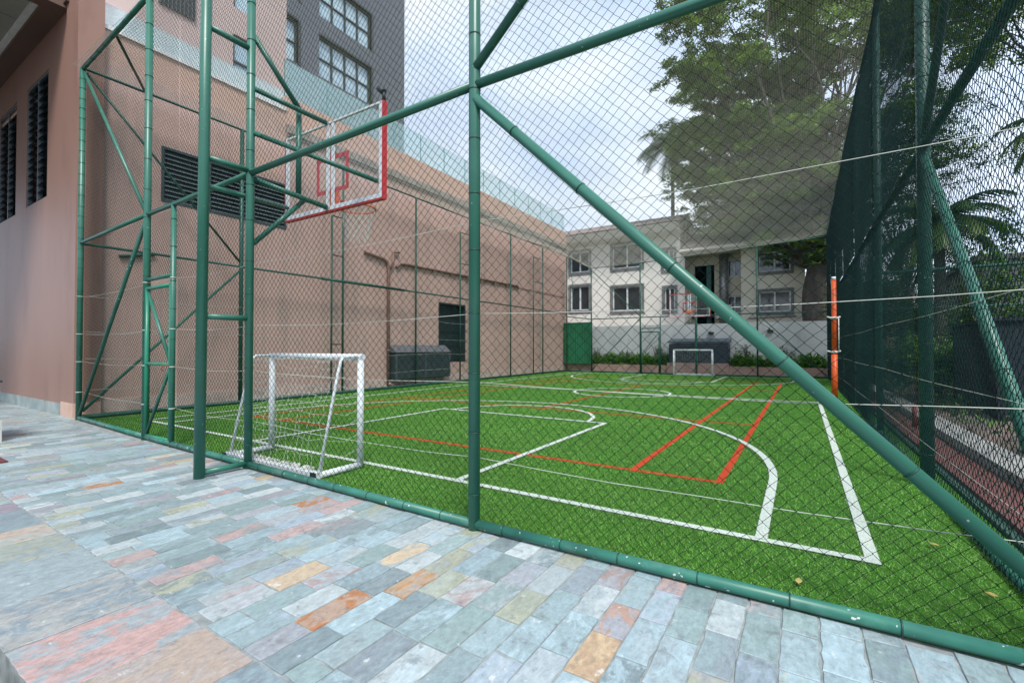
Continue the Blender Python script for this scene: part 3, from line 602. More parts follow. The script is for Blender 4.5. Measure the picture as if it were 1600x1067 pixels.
# ------------------------------------------------------------------ sports hall on the left
def wall_cells(b, axis, c0, c1, u0, u1, z0, z1, holes, m=0):
    """slab between c0..c1 on axis, spanning u and z, with rectangular holes (u0,u1,z0,z1)"""
    us = sorted({u0, u1, *[h[0] for h in holes], *[h[1] for h in holes]}); zs = sorted({z0, z1, *[h[2] for h in holes], *[h[3] for h in holes]})
    for a_, c_ in zip(us[:-1], us[1:]):
        run = None
        for z_, w_ in zip(zs[:-1], zs[1:]):
            mu, mz = (a_ + c_)/2, (z_ + w_)/2; solid = not any(h[0] < mu < h[1] and h[2] < mz < h[3] for h in holes)
            if solid: run = (run[0], w_) if run else (z_, w_)
            if (not solid or w_ == zs[-1]) and run:
                if axis == 0: b.box(c0, c1, a_, c_, *run, m)
                else: b.box(a_, c_, c0, c1, *run, m)
                run = None
WX = -11.5
hall = thing('sports_hall', 'long pink rendered building along the left side of the court', 'building', (-12, 12, 0))
b = MB(); wall_cells(b, 0, WX - .3, WX, 3.32, 24.3, 0, 6.9, [(4.31, 7.12, 4.42, 5.6), (13.17, 14.8, .74, 3.02)]); b.build('side_wall', PINK, hall)
MB().box(WX - .3, WX - .012, 3.32, 7.1, 6.9, 7.55).build('low_parapet', PARA, hall)
MB().box(WX - .34, WX + .03, 3.33, 7.1, 7.55, 7.63).build('coping', COPING, hall)
MB().box(WX - .3, WX - .001, 7.1, 24.3, 7.2, 7.97).build('high_parapet', PARA, hall)
MB().box(WX - .3, WX + .09, 7.12, 24.32, 6.98, 7.2).box(WX - .3, WX + .04, 7.11, 24.31, 6.9, 6.98).build('ledge', LEDGE, hall)
MB().box(WX - .28, WX + .022, 3.32, 24.33, -.02, .3).build('plinth', PLINTH, hall)
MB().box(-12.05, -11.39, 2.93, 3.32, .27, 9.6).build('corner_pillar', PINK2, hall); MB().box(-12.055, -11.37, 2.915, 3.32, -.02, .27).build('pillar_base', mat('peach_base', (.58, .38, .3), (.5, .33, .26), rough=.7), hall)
wins = [(-14.78, -13.28, 4.45, 7.12), (-17.2, -15.65, 4.42, 7.1), (-20.2, -18.7, 4.42, 7.1)]
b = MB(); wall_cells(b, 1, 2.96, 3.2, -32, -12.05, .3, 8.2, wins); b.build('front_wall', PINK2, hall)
b = MB()
x = -32.
while x < -12.06: w = random.uniform(.25, .4); b.box(x, min(x + w, -12.06) - .006, 2.945, 2.97, -.01, .22 + random.uniform(-.003, .003)); x += w
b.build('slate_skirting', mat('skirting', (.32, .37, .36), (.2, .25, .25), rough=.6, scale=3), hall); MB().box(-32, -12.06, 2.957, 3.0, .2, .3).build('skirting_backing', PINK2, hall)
MB().box(-32, -12.3, 3.2, 24, 0, 6.85).build('hall_core', PINK, hall)
for x0, x1, z0, z1 in wins:       # louvre windows with two columns of blades
    f = MB(); f.box(x0, x0+.04, 2.975, 3.06, z0, z1).box(x1-.04, x1, 2.975, 3.06, z0, z1).box(x0+.04, x1-.04, 2.975, 3.06, z1-.04, z1).box(x0+.04, x1-.04, 2.975, 3.06, z0, z0+.04); xm = (x0+x1)/2; f.box(xm-.025, xm+.025, 2.975, 3.06, z0+.04, z1-.04)
    w = f.build('louvre_window', mat('louvre_frame', (.12, .15, .17), rough=.5), hall)
    MB().box(x0, x1, 3.15, 3.19, z0, z1).build('dark_interior', BLACK, w); lb = MB(); n = 16
    for k in range(n):
        z = z0 + .08 + (z1 - z0 - .16) * k / (n - 1)
        for xa, xb in ((x0+.045, xm-.03), (xm+.03, x1-.045)): lb.quad((xa, 2.965, z-.05), (xb, 2.965, z-.05), (xb, 3.09, z+.045), (xa, 3.09, z+.045)); lb.quad((xa, 2.962, z-.044), (xa, 3.087, z+.051), (xb, 3.087, z+.051), (xb, 2.962, z-.044))
    lb.build('blades', mat('louvre_glass', (.13, .19, .22), (.07, .11, .13), rough=.15, spec=.8), w)
y0, y1, z0, z1 = 4.31, 7.12, 4.42, 5.6     # wide louvre grille in the side wall, three bays
f = MB(); f.box(WX-.05, WX+.015, y0, y1, z1-.05, z1).box(WX-.05, WX+.015, y0, y1, z0, z0+.05)
for k in range(4): yy = y0 + (y1-y0-.05) * k/3; f.box(WX-.05, WX+.017, yy, yy+.05, z0+.05, z1-.05)
w = f.build('louvre_grille', mat('grille_frame', (.05, .08, .09), rough=.5), hall); MB().box(WX-.29, WX-.2, y0, y1, z0, z1).build('dark_interior', BLACK, w)
lb = MB()
for k in range(11):
    z = z0 + .1 + (z1-z0-.2)*k/10
    lb.prism([(WX+.005, z-.055), (WX-.10, z+.05), (WX-.106, z+.044), (WX-.001, z-.061)], 1, y0+.05, y1-.05)
for i in range(len(lb.v)): pass
lb2 = MB()
for k in range(11):
    z = z0 + .1 + (z1-z0-.2)*k/10; lb2.poly([(WX+.005, y0+.05, z-.055), (WX+.005, y1-.05, z-.055), (WX-.10, y1-.05, z+.05), (WX-.10, y0+.05, z+.05)]); lb2.poly([(WX+.005, y0+.05, z-.063), (WX-.10, y0+.05, z+.042), (WX-.10, y1-.05, z+.042), (WX+.005, y1-.05, z-.063)])
lb2.build('blades', mat('grille_blade', (.13, .17, .18), (.1, .13, .14), rough=.45), w)
f = MB(); f.box(WX-.2, WX+.01, 13.17, 13.23, .74, 3.02).box(WX-.2, WX+.01, 14.74, 14.8, .74, 3.02).box(WX-.2, WX+.01, 13.23, 14.74, 2.96, 3.02); w = f.build('doorway', FRAMEG, hall)
MB().box(WX-.29, WX-.22, 13.17, 14.8, .74, 3.02).build('door_leaf', mat('door_dark', (.012, .025, .024), rough=.4), w); b = MB()
for k in range(4): b.box(WX-.22, WX-.205, 13.3, 14.68, .85 + k*.54, 1.3 + k*.54)
b.build('door_panels', mat('door_panel', (.016, .034, .034), rough=.35), w)
p = MB(); p.path([(WX+.07, 10.63, .13), (WX+.07, 10.63, 3.95), (WX+.07, 10.6, 4.08), (WX+.07, 10.45, 4.18), (WX+.07, 9.65, 4.29)], .05, 10); p.path([(WX+.07, 10.63, .15), (WX+.12, 10.75, .08), (WX+.12, 11.3, .06)], .055, 10); p.path([(WX+.07, 10.7, 3.9), (WX+.07, 10.82, 4.1), (WX+.07, 10.84, 4.48), (WX+.07, 11.1, 4.5)], .04, 10)
for z in (1.2, 2.6, 3.6): p.tube((WX+.07, 10.63, z), (WX+.07, 10.63, z+.04), .062, 10)
p.build('drainpipe', PVC, hall)
p = MB(); p.path([(WX+.06, 10.98, 3.98), (WX+.06, 11.15, 4.14), (WX+.06, 11.4, 4.16), (WX+.06, 18.8, 4.24)], .045, 8); p.path([(WX+.03, 18.8, 4.2), (WX+.03, 24, 4.2)], .015, 6)
for k in range(8): p.box(WX, WX+.12, 11.8+k, 11.84+k, 4.08, 4.14+k*.01)
p.build('wall_conduit', PVC, hall)
MB().tube((WX+.04, 3.6, 3.12), (WX+.04, 4.2, 3.26), .03, 8).build('spout', GREEND, hall)
gb = MB(); gb.box(WX-.16, WX-.14, 3.4, 7.08, 7.63, 8.15); gb.box(WX-.16, WX-.14, 7.14, 24.3, 7.97, 9.02)
bal = gb.build('balustrade', BAL, hall); e = MB()
for k in range(14): e.box(WX-.165, WX-.135, 7.14 + k*1.3, 7.155 + k*1.3, 7.97, 9.02)
e.build('pane_edge', BALE, bal)
# porch roof over the paving at the left
MB().box(-32, -12.07, 2.64, 2.957, 7.9, 8.5).box(-12.42, -12.07, -6, 2.64, 7.9, 8.5).build('porch_beam', BROWN, hall)
MB().box(-32, -12.42, 2.56, 2.64, 7.97, 8.4).build('ceiling_trim', COPING, hall)
b = MB()
for k in range(16): b.box(-12.42 - 1.22*(k+1) + .008, -12.42 - 1.22*k - .008, -6, 2.56, 8.06, 8.1)
b.build('ceiling_board', CEIL, hall); MB().box(-32, -12.0, -6, 3.4, 8.5, 8.7).build('porch_roof', CEIL, hall)
MB().box(-12.09, -11.9, 2.88, 2.925, 7.97, 8.03).build('pillar_trim', BROWN, hall)

vh = thing('vent_housing', 'dark grey louvred housing with a sloping top on the pink wall beside the black door', 'vent box', (-11.4, 12, .25))
b = MB(); b.prism([(10.73, .25), (13.46, .25), (13.46, 1.14), (10.73, 1.14)], 0, WX + .03, WX + .3); b.build('casing', mat('vent_case', (.035, .05, .055), rough=.5), vh)
MB().poly([(WX+.03, 10.7, 1.40), (WX+.36, 10.7, 1.16), (WX+.36, 13.5, 1.16), (WX+.03, 13.5, 1.40)]).poly([(WX+.03, 10.7, 1.15), (WX+.36, 10.7, 1.15), (WX+.36, 10.7, 1.16), (WX+.03, 10.7, 1.40)]).poly([(WX+.03, 13.5, 1.40), (WX+.36, 13.5, 1.16), (WX+.36, 13.5, 1.15), (WX+.03, 13.5, 1.15)]).poly([(WX+.36, 10.7, 1.15), (WX+.36, 13.5, 1.15), (WX+.36, 13.5, 1.16), (WX+.36, 10.7, 1.16)]).build('top_cover', mat('vent_top', (.13, .14, .15), rough=.5), vh)
b = MB()
for k in range(13): z = .29 + k*.066; b.box(WX+.3, WX+.335, 10.76, 13.43, z, z+.03)
for y in (10.73, 12.1, 13.41): b.box(WX+.3, WX+.34, y, y+.05, .25, 1.14)
b.build('slats', mat('vent_slat', (.07, .10, .11), rough=.5), vh)

# ------------------------------------------------------------------ buildings behind the hall
ub = thing('upper_building', 'pale pink upper storeys set back above the hall roof at top left', 'building', (-16, 6, 7))
b = MB(); uw = [(7.5, 8.21, 9.6, 11.15), (7.5, 8.21, 12.0, 14)]
wall_cells(b, 0, -15.4, -15, 3.0, 9.25, 6.9, 16, uw); b.build('wall', mat('pale_pink', (.55, .43, .40), (.5, .4, .37), rough=.75, scale=.7), ub)
MB().box(-15.4, -14.75, 3.0, 9.2, 6.9, 9.9).build('lower_wall', mat('pale_band', (.66, .58, .56), rough=.7), ub)
for y0, y1, z0, z1 in uw: w = MB().box(-15.2, -15.12, y0, y1, z0, z1).build('window', GLASSW, ub); MB().box(-15.12, -15.05, y0, y0+.06, z0, z1).box(-15.12, -15.05, y1-.06, y1, z0, z1).box(-15.12, -15.05, y0+.06, y1-.06, z1-.06, z1).box(-15.12, -15.05, y0+.06, y1-.06, z0+.7, z0+.76).build('frame', FRAMEG, w)
w = MB().box(-15, -14.96, 5.5, 6.4, 10.85, 12.5).build('grille', CURT, ub); b = MB()
for k in range(9): b.box(-14.96, -14.92, 5.55 + k*.1, 5.59 + k*.1, 10.85, 12.5)
b.build('bars', FRAMEG, w)
MB().box(-31, -15.4, 3.0, 9.25, 6.9, 16).build('core', PINK, ub)
tw = thing('tower_block', 'dark grey rendered tower with gridded windows rising behind the pink hall', 'building', (-20, 14, 0))
TX = -18.5; cols = [(12.98, 15.98), (9.6, 11.95)]; rows = [(10.4, 12.15), (13.67, 15.55), (16.45, 18.3), (19.6, 21.4)]
th = [(a_, c_, z_, w_) for a_, c_ in cols for z_, w_ in rows]
b = MB(); wall_cells(b, 0, TX-.35, TX, 9.3, 18.3, 5, 24, th); b.build('wall', TOWER, tw); MB().box(-28, TX-.35, 9.3, 18.3, 5, 24).build('core', TOWER, tw)
for a_, c_, z_, w_ in th:
    w = MB().box(TX-.22, TX-.2, a_, c_, z_, w_).build('window', GLASSW, tw); f = MB(); n = 4 if c_ - a_ > 2.5 else 3
    f.box(TX-.2, TX-.1, a_, c_, w_-.08, w_).box(TX-.2, TX-.1, a_, c_, z_, z_+.05).box(TX-.2, TX-.13, a_, c_, z_+(w_-z_)*.47, z_+(w_-z_)*.47+.07)
    for k in range(n+1): yy = a_ + (c_-a_-.07)*k/n; f.box(TX-.2, TX-.11, yy, yy+.07, z_+.05, w_-.08)
    f.box(TX-.34, TX+.03, c_, c_+.12, z_-.05, w_+.05).box(TX-.3, TX+.03, a_, c_, w_, w_+.1)
    f.build('frame', FRAMEG, w)

# ------------------------------------------------------------------ far end: planter, retaining wall, house
pw = tag(MB().box(-11.5, 1.4, 24.0, 24.15, -.1, .42).box(-11.5, 1.4, 24.15, 25, -.1, .32, 1).build('planter_wall', [BRICKP, SOIL]), 'low stained pink planter wall behind the far fence', 'wall')
tag(MB().box(-5.75, -2.9, 23.93, 24.0, -.05, .56).build('vent_plinth', mat('plinth2', (.42, .27, .24), (.35, .23, .2), rough=.8)), 'pink block in the planter wall under the navy vent box', 'wall')
rw = tag(MB().box(-13.4, 1.6, 25.0, 25.3, 0, 2.52).build('retaining_wall', RETW), 'weathered grey retaining wall behind the planted bed at the far end', 'wall')
for x, z in ((-3.95, 2.0), (-1.35, 2.05)): tag(MB().box(x, x+.25, 24.88, 25.0, z, z+.1).tube((x+.05, 24.94, z+.1), (x+.12, 24.8, z+.14), .02, 6).build('wall_light', FRAMEG), 'small dark light fitting on the grey retaining wall ' + ('above the navy vent box' if x < -2 else 'right of the far hoop'), 'light')
vb = thing('vent_box', 'navy louvred vent box standing in the planter behind the far goal', 'vent box', (-4.3, 24.4, .5))
MB().box(-5.68, -2.95, 24.05, 24.9, .5, 1.5).build('casing', NAVY, vb); MB().prism([(24.9, 1.78), (24.0, 1.62), (24.0, 1.55), (24.9, 1.55)], 0, -5.72, -2.9).build('top_cover', mat('vtop', (.08, .11, .14), rough=.5), vb)
b = MB()
for k in range(9): b.box(-5.66, -2.97, 24.0, 24.05, .54 + k*.105, .6 + k*.105)
b.build('slats', mat('navy_slat', (.045, .07, .1), rough=.45), vb)
gs = thing('green_screen', 'bright green sheet-clad panel in the far left corner', 'panel', (-10.6, 23.9, 0))
b = MB()
for k in range(12): b.prism([(-11.45 + k*.14, 23.8), (-11.38 + k*.14, 23.78), (-11.31 + k*.14, 23.8), (-11.31 + k*.14, 23.84), (-11.45 + k*.14, 23.84)], 2, .42, 2.66)
b.build('sheet', GSCR, gs); MB().tube((-9.74, 23.82, 0), (-9.74, 23.82, 2.7), .03).tube((-11.45, 23.82, 2.69), (-9.74, 23.82, 2.69), .03).build('frame', GREEND, gs)
hs = thing('house', 'two-storey off-white house with grey window surrounds beyond the far wall', 'house', (-8, 29, 2.5))
HY = 28.
lw = [(-10.06, -8.2, 3.6, 5.1), (-10.06, -8.2, 6.25, 7.75), (-12.95, -11.62, 3.75, 5.35), (-12.95, -11.62, 6.25, 7.6), (-6.85, -6.25, 3.5, 4.85), (-6.9, -6.3, 5.9, 7.1)]
b = MB(); wall_cells(b, 1, HY, HY+.25, -15, -5.95, 1, 7.9, lw); b.box(-5.95, -5.7, HY, HY+3, 1, 7.0); b.build('left_wall', HOUSE, hs)
rwn = [(-1.9, -.43, 3.2, 4.3), (-1.9, -.43, 5.35, 6.4)]
b = MB(); wall_cells(b, 1, HY, HY+.25, -2.75, .2, 1, 6.75, rwn); b.build('right_wall', mat('house_right', (.74, .70, .59), (.67, .63, .52), rough=.8, scale=.7), hs); MB().box(-2.75, .2, HY+.25, HY+6, 1, 6.7).build('right_core', HOUSE2, hs)
MB().box(-15, -5.95, HY+.25, HY+6, 1, 7.85).build('left_core', HOUSE2, hs)
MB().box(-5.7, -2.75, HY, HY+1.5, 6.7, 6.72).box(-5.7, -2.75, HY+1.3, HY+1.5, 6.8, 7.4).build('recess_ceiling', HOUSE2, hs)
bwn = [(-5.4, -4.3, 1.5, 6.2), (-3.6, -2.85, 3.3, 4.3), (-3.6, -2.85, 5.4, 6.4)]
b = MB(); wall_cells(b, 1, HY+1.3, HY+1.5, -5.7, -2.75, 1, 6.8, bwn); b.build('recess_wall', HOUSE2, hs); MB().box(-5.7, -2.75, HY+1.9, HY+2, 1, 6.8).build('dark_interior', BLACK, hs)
def hwin(x0, x1, z0, z1, y, surr=True):
    f = MB(); t = .07
    f.box(x0, x0+t, y+.05, y+.13, z0, z1).box(x1-t, x1, y+.05, y+.13, z0, z1).box(x0+t, x1-t, y+.05, y+.13, z0, z0+t).box(x0+t, x1-t, y+.05, y+.13, z1-t, z1); xm = (x0+x1)/2; f.box(xm-.04, xm+.04, y+.04, y+.13, z0+t, z1-t)
    w = f.build('window', WHITE, hs); MB().box(x0, x1, y+.14, y+.16, z0, z1).build('pane', GLASSD, w); MB().box(xm, x1-t, y+.2, y+.22, z0, z1).build('curtain', CURT, w)
    if surr: MB().box(x0-.14, x0, y-.05, y+.1, z0-.17, z1+.14).box(x1, x1+.14, y-.05, y+.1, z0-.17, z1+.14).box(x0, x1, y-.05, y+.1, z1, z1+.14).box(x0, x1, y-.05, y+.1, z0-.17, z0).build('surround', SURR, w)
for q in lw: hwin(*q, HY)
for q in rwn: hwin(*q, HY)
for q in bwn[1:]: hwin(*q, HY+1.3, False)
MB().box(-4.75, -4.5, HY+1.42, HY+1.5, 1.5, 6.2).build('doorway_curtain', mat('teal_curtain', (.06, .16, .15), rough=.8), hs); MB().box(-5.7, -4.3, HY+.9, HY+1.3, 3.1, 3.2).build('balcony', FRAMEG, hs)
MB().tube((-3.75, HY+1.0, 2.6), (-3.75, HY+1.0, 6.8), .24, 14).build('duct', DUCT, hs)
a_ = MB().box(-4.15, -3.3, HY+.7, HY+1.25, 3.0, 3.75).build('air_conditioner', AC, hs); MB().tube((-3.7, HY+.69, 3.38), (-3.7, HY+.66, 3.38), .28, 18).build('fan_grille', CURT, a_)
b = MB(); b.tube((-2.4, HY-.06, 2.9), (-.2, HY-.06, 2.95), .03, 6); b.build('pipe', SURR, hs)
b = MB(); b.prism([(27.2, 8.05), (26.9, 8.45), (30.5, 9.6), (34.5, 8.2), (34.2, 7.9), (28, 7.9)], 0, -15.4, -5.9); b.build('left_roof_soffit', HOUSE, hs)
def tiles_roof(x0, x1, y0, z0, y1, z1, name):
    b = MB(); n = int((x1-x0)/.24)
    for k in range(n): xx = x0 + (x1-x0)*k/n; w = (x1-x0)/n; b.poly([(xx, y0, z0), (xx+w*.5, y0, z0+.07), (xx+w*.5, y1, z1+.07), (xx, y1, z1)]); b.poly([(xx+w*.5, y0, z0+.07), (xx+w, y0, z0), (xx+w, y1, z1), (xx+w*.5, y1, z1+.07)])
    b.build(name, ROOF, hs)
tiles_roof(-15.5, -5.8, 26.85, 8.47, 30.6, 9.75, 'left_roof'); tiles_roof(-5.75, 3.2, 27.0, 6.85, 31, 8.5, 'right_roof')
MB().box(-5.8, 3.2, 26.98, HY, 6.7, 6.84).build('right_soffit', HOUSE, hs)

cw = tag(MB().box(-.1, 4.2, 29, 29.3, 0, 4.6).box(1.05, 1.15, 28.9, 29, 0, 4.4).build('boundary_wall', CREAM), 'cream wall glimpsed right of the big tree trunk', 'wall')

# ------------------------------------------------------------------ right strip beyond the fence
tag(MB().box(1.19, 1.26, -2, 26, -.3, .03).build('strip_edging', mat('edge_green', (.03, .08, .06))), kind='structure')
tag(MB().box(1.261, 1.62, -2, 26, -.3, .06).build('red_paver_strip', TREAD), kind='structure')
b = MB(); y = -2.
while y < 26: b.box(1.63, 1.95, y, y + .985, -.3, .16); y += 1.0
tag(b.build('kerb', KERB), kind='structure')
b = MB(); V = []
nx, ny = 30, 60
gx = np.linspace(1.96, 12, nx); gy_ = np.linspace(-2, 40, ny); XX, YY = np.meshgrid(gx, gy_, indexing='ij'); ZZ = .1 + .10*(XX-1.96) + .08*np.sin(XX*2.1+YY) + .06*np.sin(YY*1.7)
idx = np.arange(nx*ny).reshape(nx, ny); Fq = np.stack([idx[:-1, :-1], idx[1:, :-1], idx[1:, 1:], idx[:-1, 1:]], -1).reshape(-1, 4)
tag(npmesh('bank', np.stack([XX, YY, ZZ], -1).reshape(-1, 3), Fq, mat('bank_soil', (.16, .115, .10), (.08, .07, .055), rough=.95, scale=1.5, bump=.8, bscale=9, dirt=((.05, .10, .025), 1.2, .54, .9))), kind='structure')
tag(MB().box(2.75, 3.6, 10.8, 13.4, .1, 1.75).box(2.7, 3.65, 10.75, 13.45, 1.75, 1.8).build('screened_cage', mat('shade_cloth', (.008, .014, .022), (.014, .02, .03), rough=.9, scale=90)), 'black cloth-screened cage standing on the bank behind the right fence', 'cage')
nw_ = thing('panel_fence', 'low navy panel fence along the bank behind the right fence', 'fence', (4, 20, 0))
for k in range(6): MB().box(2.9 + k*1.5 - (0), 4.38 + k*1.5, 21.0, 21.06, .2, 1.9).build('panel', NAVY, nw_)
for k in range(7): MB().box(2.84 + k*1.5, 2.9 + k*1.5, 20.98, 21.08, .2, 1.95).build('post', FRAMEG, nw_)
gb_ = thing('outbuilding', 'plain grey concrete outbuilding behind shrubs at the right edge', 'building', (7, 20, 0))
b = MB(); b.box(4.7, 11, 19.5, 24, .2, 3.95); b.build('wall', CONC, gb_); MB().box(4.55, 11.1, 19.35, 24.1, 3.95, 4.1).build('roof_slab', mat('slab', (.2, .2, .2)), gb_)
g3 = thing('shed', 'low shed with pale corrugated roof beyond the right fence', 'shed', (5, 33, 0))
MB().box(2.5, 9, 31, 36, .2, 3.4).build('wall', CONC, g3); b = MB()
for k in range(40): x = 2.2 + k*.18; b.prism([(x, 0.), (x+.09, .05), (x+.18, 0.), (x+.18, -.03), (x, -.03)], 1, 0, 1)
bb = MB()
for k in range(40): x = 2.2 + k*.18; bb.poly([(x, 30.4, 3.3), (x+.09, 30.4, 3.36), (x+.09, 33.5, 4.36), (x, 33.5, 4.3)]); bb.poly([(x+.09, 30.4, 3.36), (x+.18, 30.4, 3.3), (x+.18, 33.5, 4.3), (x+.09, 33.5, 4.36)])
bb.build('roof', mat('corrugated', (.34, .33, .32), (.24, .23, .23), rough=.6), g3)
pf = thing('pipe_fence', 'plain green pipe rail fence crossing the bank behind the right fence', 'fence', (3, 14.5, 0))
part(pf, 'rail', (1.25, 14.6, 3.15), (8, 14.6, 3.2), .035, GREEND); part(pf, 'rail', (1.25, 14.6, 2.25), (5, 14.6, 2.28), .014, GREEND)
for x in (1.3, 4.4, 7.4): part(pf, 'post', (x, 14.6, .1), (x, 14.6, 3.18), .04, GREEND)
tag(MB().tube((1.5, 9.5, .05), (1.5, 9.5, .4), .03, 8).build('marker_stake', mat('stake_red', (.16, .02, .025))), 'short dark red stake on the paver strip behind the right fence', 'stake')

# ------------------------------------------------------------------ trees and plants
def leaves(C, size, cols, flat=.5, droop=.0, seed=0, narrow=.45):
    rg = np.random.default_rng(seed); n = len(C)
    nrm = rg.normal(0, 1, (n, 3)); nrm[:, 2] = np.abs(nrm[:, 2]) + flat * 2; nrm /= np.linalg.norm(nrm, axis=1)[:, None]
    t = rg.normal(0, 1, (n, 3)); t[:, 2] -= droop; t -= nrm * (t * nrm).sum(1)[:, None]; t /= np.linalg.norm(t, axis=1)[:, None]; s = np.cross(nrm, t)
    L_ = size * rg.uniform(.6, 1.3, n)[:, None]; w = L_ * narrow
    V = np.stack([C, C + t*L_*.5 + s*w*.5, C + t*L_, C + t*L_*.5 - s*w*.5], 1).reshape(-1, 3); F = np.arange(4*n).reshape(-1, 4)
    i = rg.integers(0, len(cols), n); c = np.array(cols)[i] * rg.uniform(.75, 1.3, n)[:, None]
    return V, F, np.repeat(c, 4, 0)
GREENS = [(.085, .16, .05), (.11, .20, .055), (.065, .12, .05), (.15, .25, .06), (.24, .34, .075), (.17, .22, .09)]
DARKG = [(.035, .08, .03), (.045, .10, .035), (.065, .13, .04), (.03, .07, .032), (.085, .14, .04)]
def tree(name, label, base, height, clumps, leaf, n_per, cols, trunk_r, limbs=14, seed=1, flat=.8, droop=0.):
    """clumps: list of (centre, radii) ; limbs are grown to the clumps"""
    rg = random.Random(seed); t = thing(name, label, 'tree', base)
    B = Vector(base); fork = B + Vector((rg.uniform(-.3, .3), rg.uniform(-.3, .3), height * .55)); tr = MB()
    pts = [B + (fork - B) * (k/6) + Vector((.12*math.sin(k*1.3), .12*math.cos(k*1.1), 0)) * (k > 0) for k in range(7)]
    tr.path(pts, [trunk_r * (1.25 - .45*k/6) for k in range(7)], 14)
    for c, rr in clumps:
        c = Vector(c); st = pts[rg.randint(5, 6)]; L_ = (c - st).length; mid = st.lerp(c, .5) + Vector((rg.uniform(-1, 1), rg.uniform(-1, 1), rg.uniform(-.2, .8))) * L_ * .1
        P = [st + (mid - st) * (k/4) for k in range(4)] + [mid + (c - mid) * (k/5) + Vector((rg.uniform(-1, 1), rg.uniform(-1, 1), rg.uniform(-1, 1))) * L_ * .015 for k in range(6)]
        r0 = trunk_r * rg.uniform(.10, .2); tr.path(P, [r0 * (1 - .85*k/9) for k in range(10)], 7)
        for _ in range(2):
            a_ = P[rg.randint(5, 9)]; e = c + Vector((rg.gauss(0, .5)*rr[0], rg.gauss(0, .5)*rr[1], rg.gauss(0, .4)*rr[2])); tr.path([a_, a_.lerp(e, .5) + Vector((0, 0, .1)), e], [r0*.25, r0*.15, .01], 5)
    tr.build('trunk', BARK, t)
    rn = np.random.default_rng(seed); C = []
    for c, rr in clumps:
        vol = rr[0]*rr[1]*rr[2]; nsub = max(8, int(17 * vol ** .4)); n = int(n_per * vol ** .67)
        sc = rn.normal(0, 1, (nsub, 3)); sc /= np.linalg.norm(sc, axis=1)[:, None]; sc = np.array(c) + sc * rn.uniform(.3, 1.25, (nsub, 1)) * np.array(rr)
        k = rn.integers(0, nsub, n); d = rn.normal(0, 1, (n, 3)); d /= np.linalg.norm(d, axis=1)[:, None]
        C.append(sc[k] + d * (rn.uniform(0, 1, (n, 1)) ** .5) * np.array(rr) * np.array([.27, .27, .17]))
    C = np.concatenate(C); V, F, c = leaves(C, leaf, cols, flat, droop, seed)
    zone = np.sin(V[:, 0:1]*1.1 + V[:, 2:3]*1.7) * np.sin(V[:, 1:2]*1.3 - V[:, 2:3]); c = c * (1 + .25*zone)
    npmesh('crown', V, F, LEAF, t, smooth=False, attrs={'col': c}); return t
rg = random.Random(3)
def layered(cx, cy, zs, rad, n, seed):
    g = random.Random(seed); L_ = []
    for k in range(n):
        a_ = g.uniform(0, 2*math.pi); z = g.uniform(*zs); f = (z - zs[0])/(zs[1]-zs[0]); rm = rad * (.55 + .9*f*(1.35 - f)); d = rm * math.sqrt(g.random())
        L_.append(((cx + d*math.cos(a_), cy + d*math.sin(a_)*.8, z), (g.uniform(1.0, 2.2), g.uniform(1.0, 2.2), g.uniform(.6, 1.3))))
    return L_
big = layered(.3, 29.5, (8.5, 24), 8.0, 96, 5) + layered(-2.6, 30.0, (7.5, 17), 4.2, 40, 6) + layered(-.5, 27.5, (7.5, 13), 3.4, 30, 7) + [((-.5, 26.6, 7.1), (1.5, 1.0, .5)), ((.8, 26.4, 7.0), (1.3, 1.0, .6)), ((-1.3, 26.9, 6.4), (.8, .7, .35)), ((1.4, 26.2, 6.0), (1.1, .8, .7)), ((.2, 26.0, 5.9), (1.2, .6, .6)), ((-1.2, 26.3, 5.9), (.9, .5, .4)), ((.2, 26.2, 6.6), (.8, .8, .3))]
tree('broadleaf_tree', 'huge spreading tree with airy layered crown behind the off-white house', (.6, 27, 0), 11, big, 0.17, 1750, GREENS, .52, seed=5)
t2 = layered(5.6, 17, (9.6, 15), 4.4, 26, 9)
tree('broadleaf_tree', 'nearer tree whose leafy branches hang over the right fence, top right corner', (8.5, 18, .5), 9, t2, .13, 1150, GREENS, .3, seed=9)
t3 = layered(3.6, 27.5, (4.5, 12.5), 2.4, 26, 12)
tree('broadleaf_tree', 'dense dark tree seen through the right fence, between big tree and palm', (4.2, 28, .3), 7, t3, .13, 1000, DARKG, .25, seed=12)
t5 = layered(10.5, 36, (6, 17), 5, 26, 17)
if 0: tree('broadleaf_tree', 'dark tree farthest back on the right, above the shed roof', (10.5, 36, 0), 9, t5, .24, 700, DARKG, .35, seed=17)

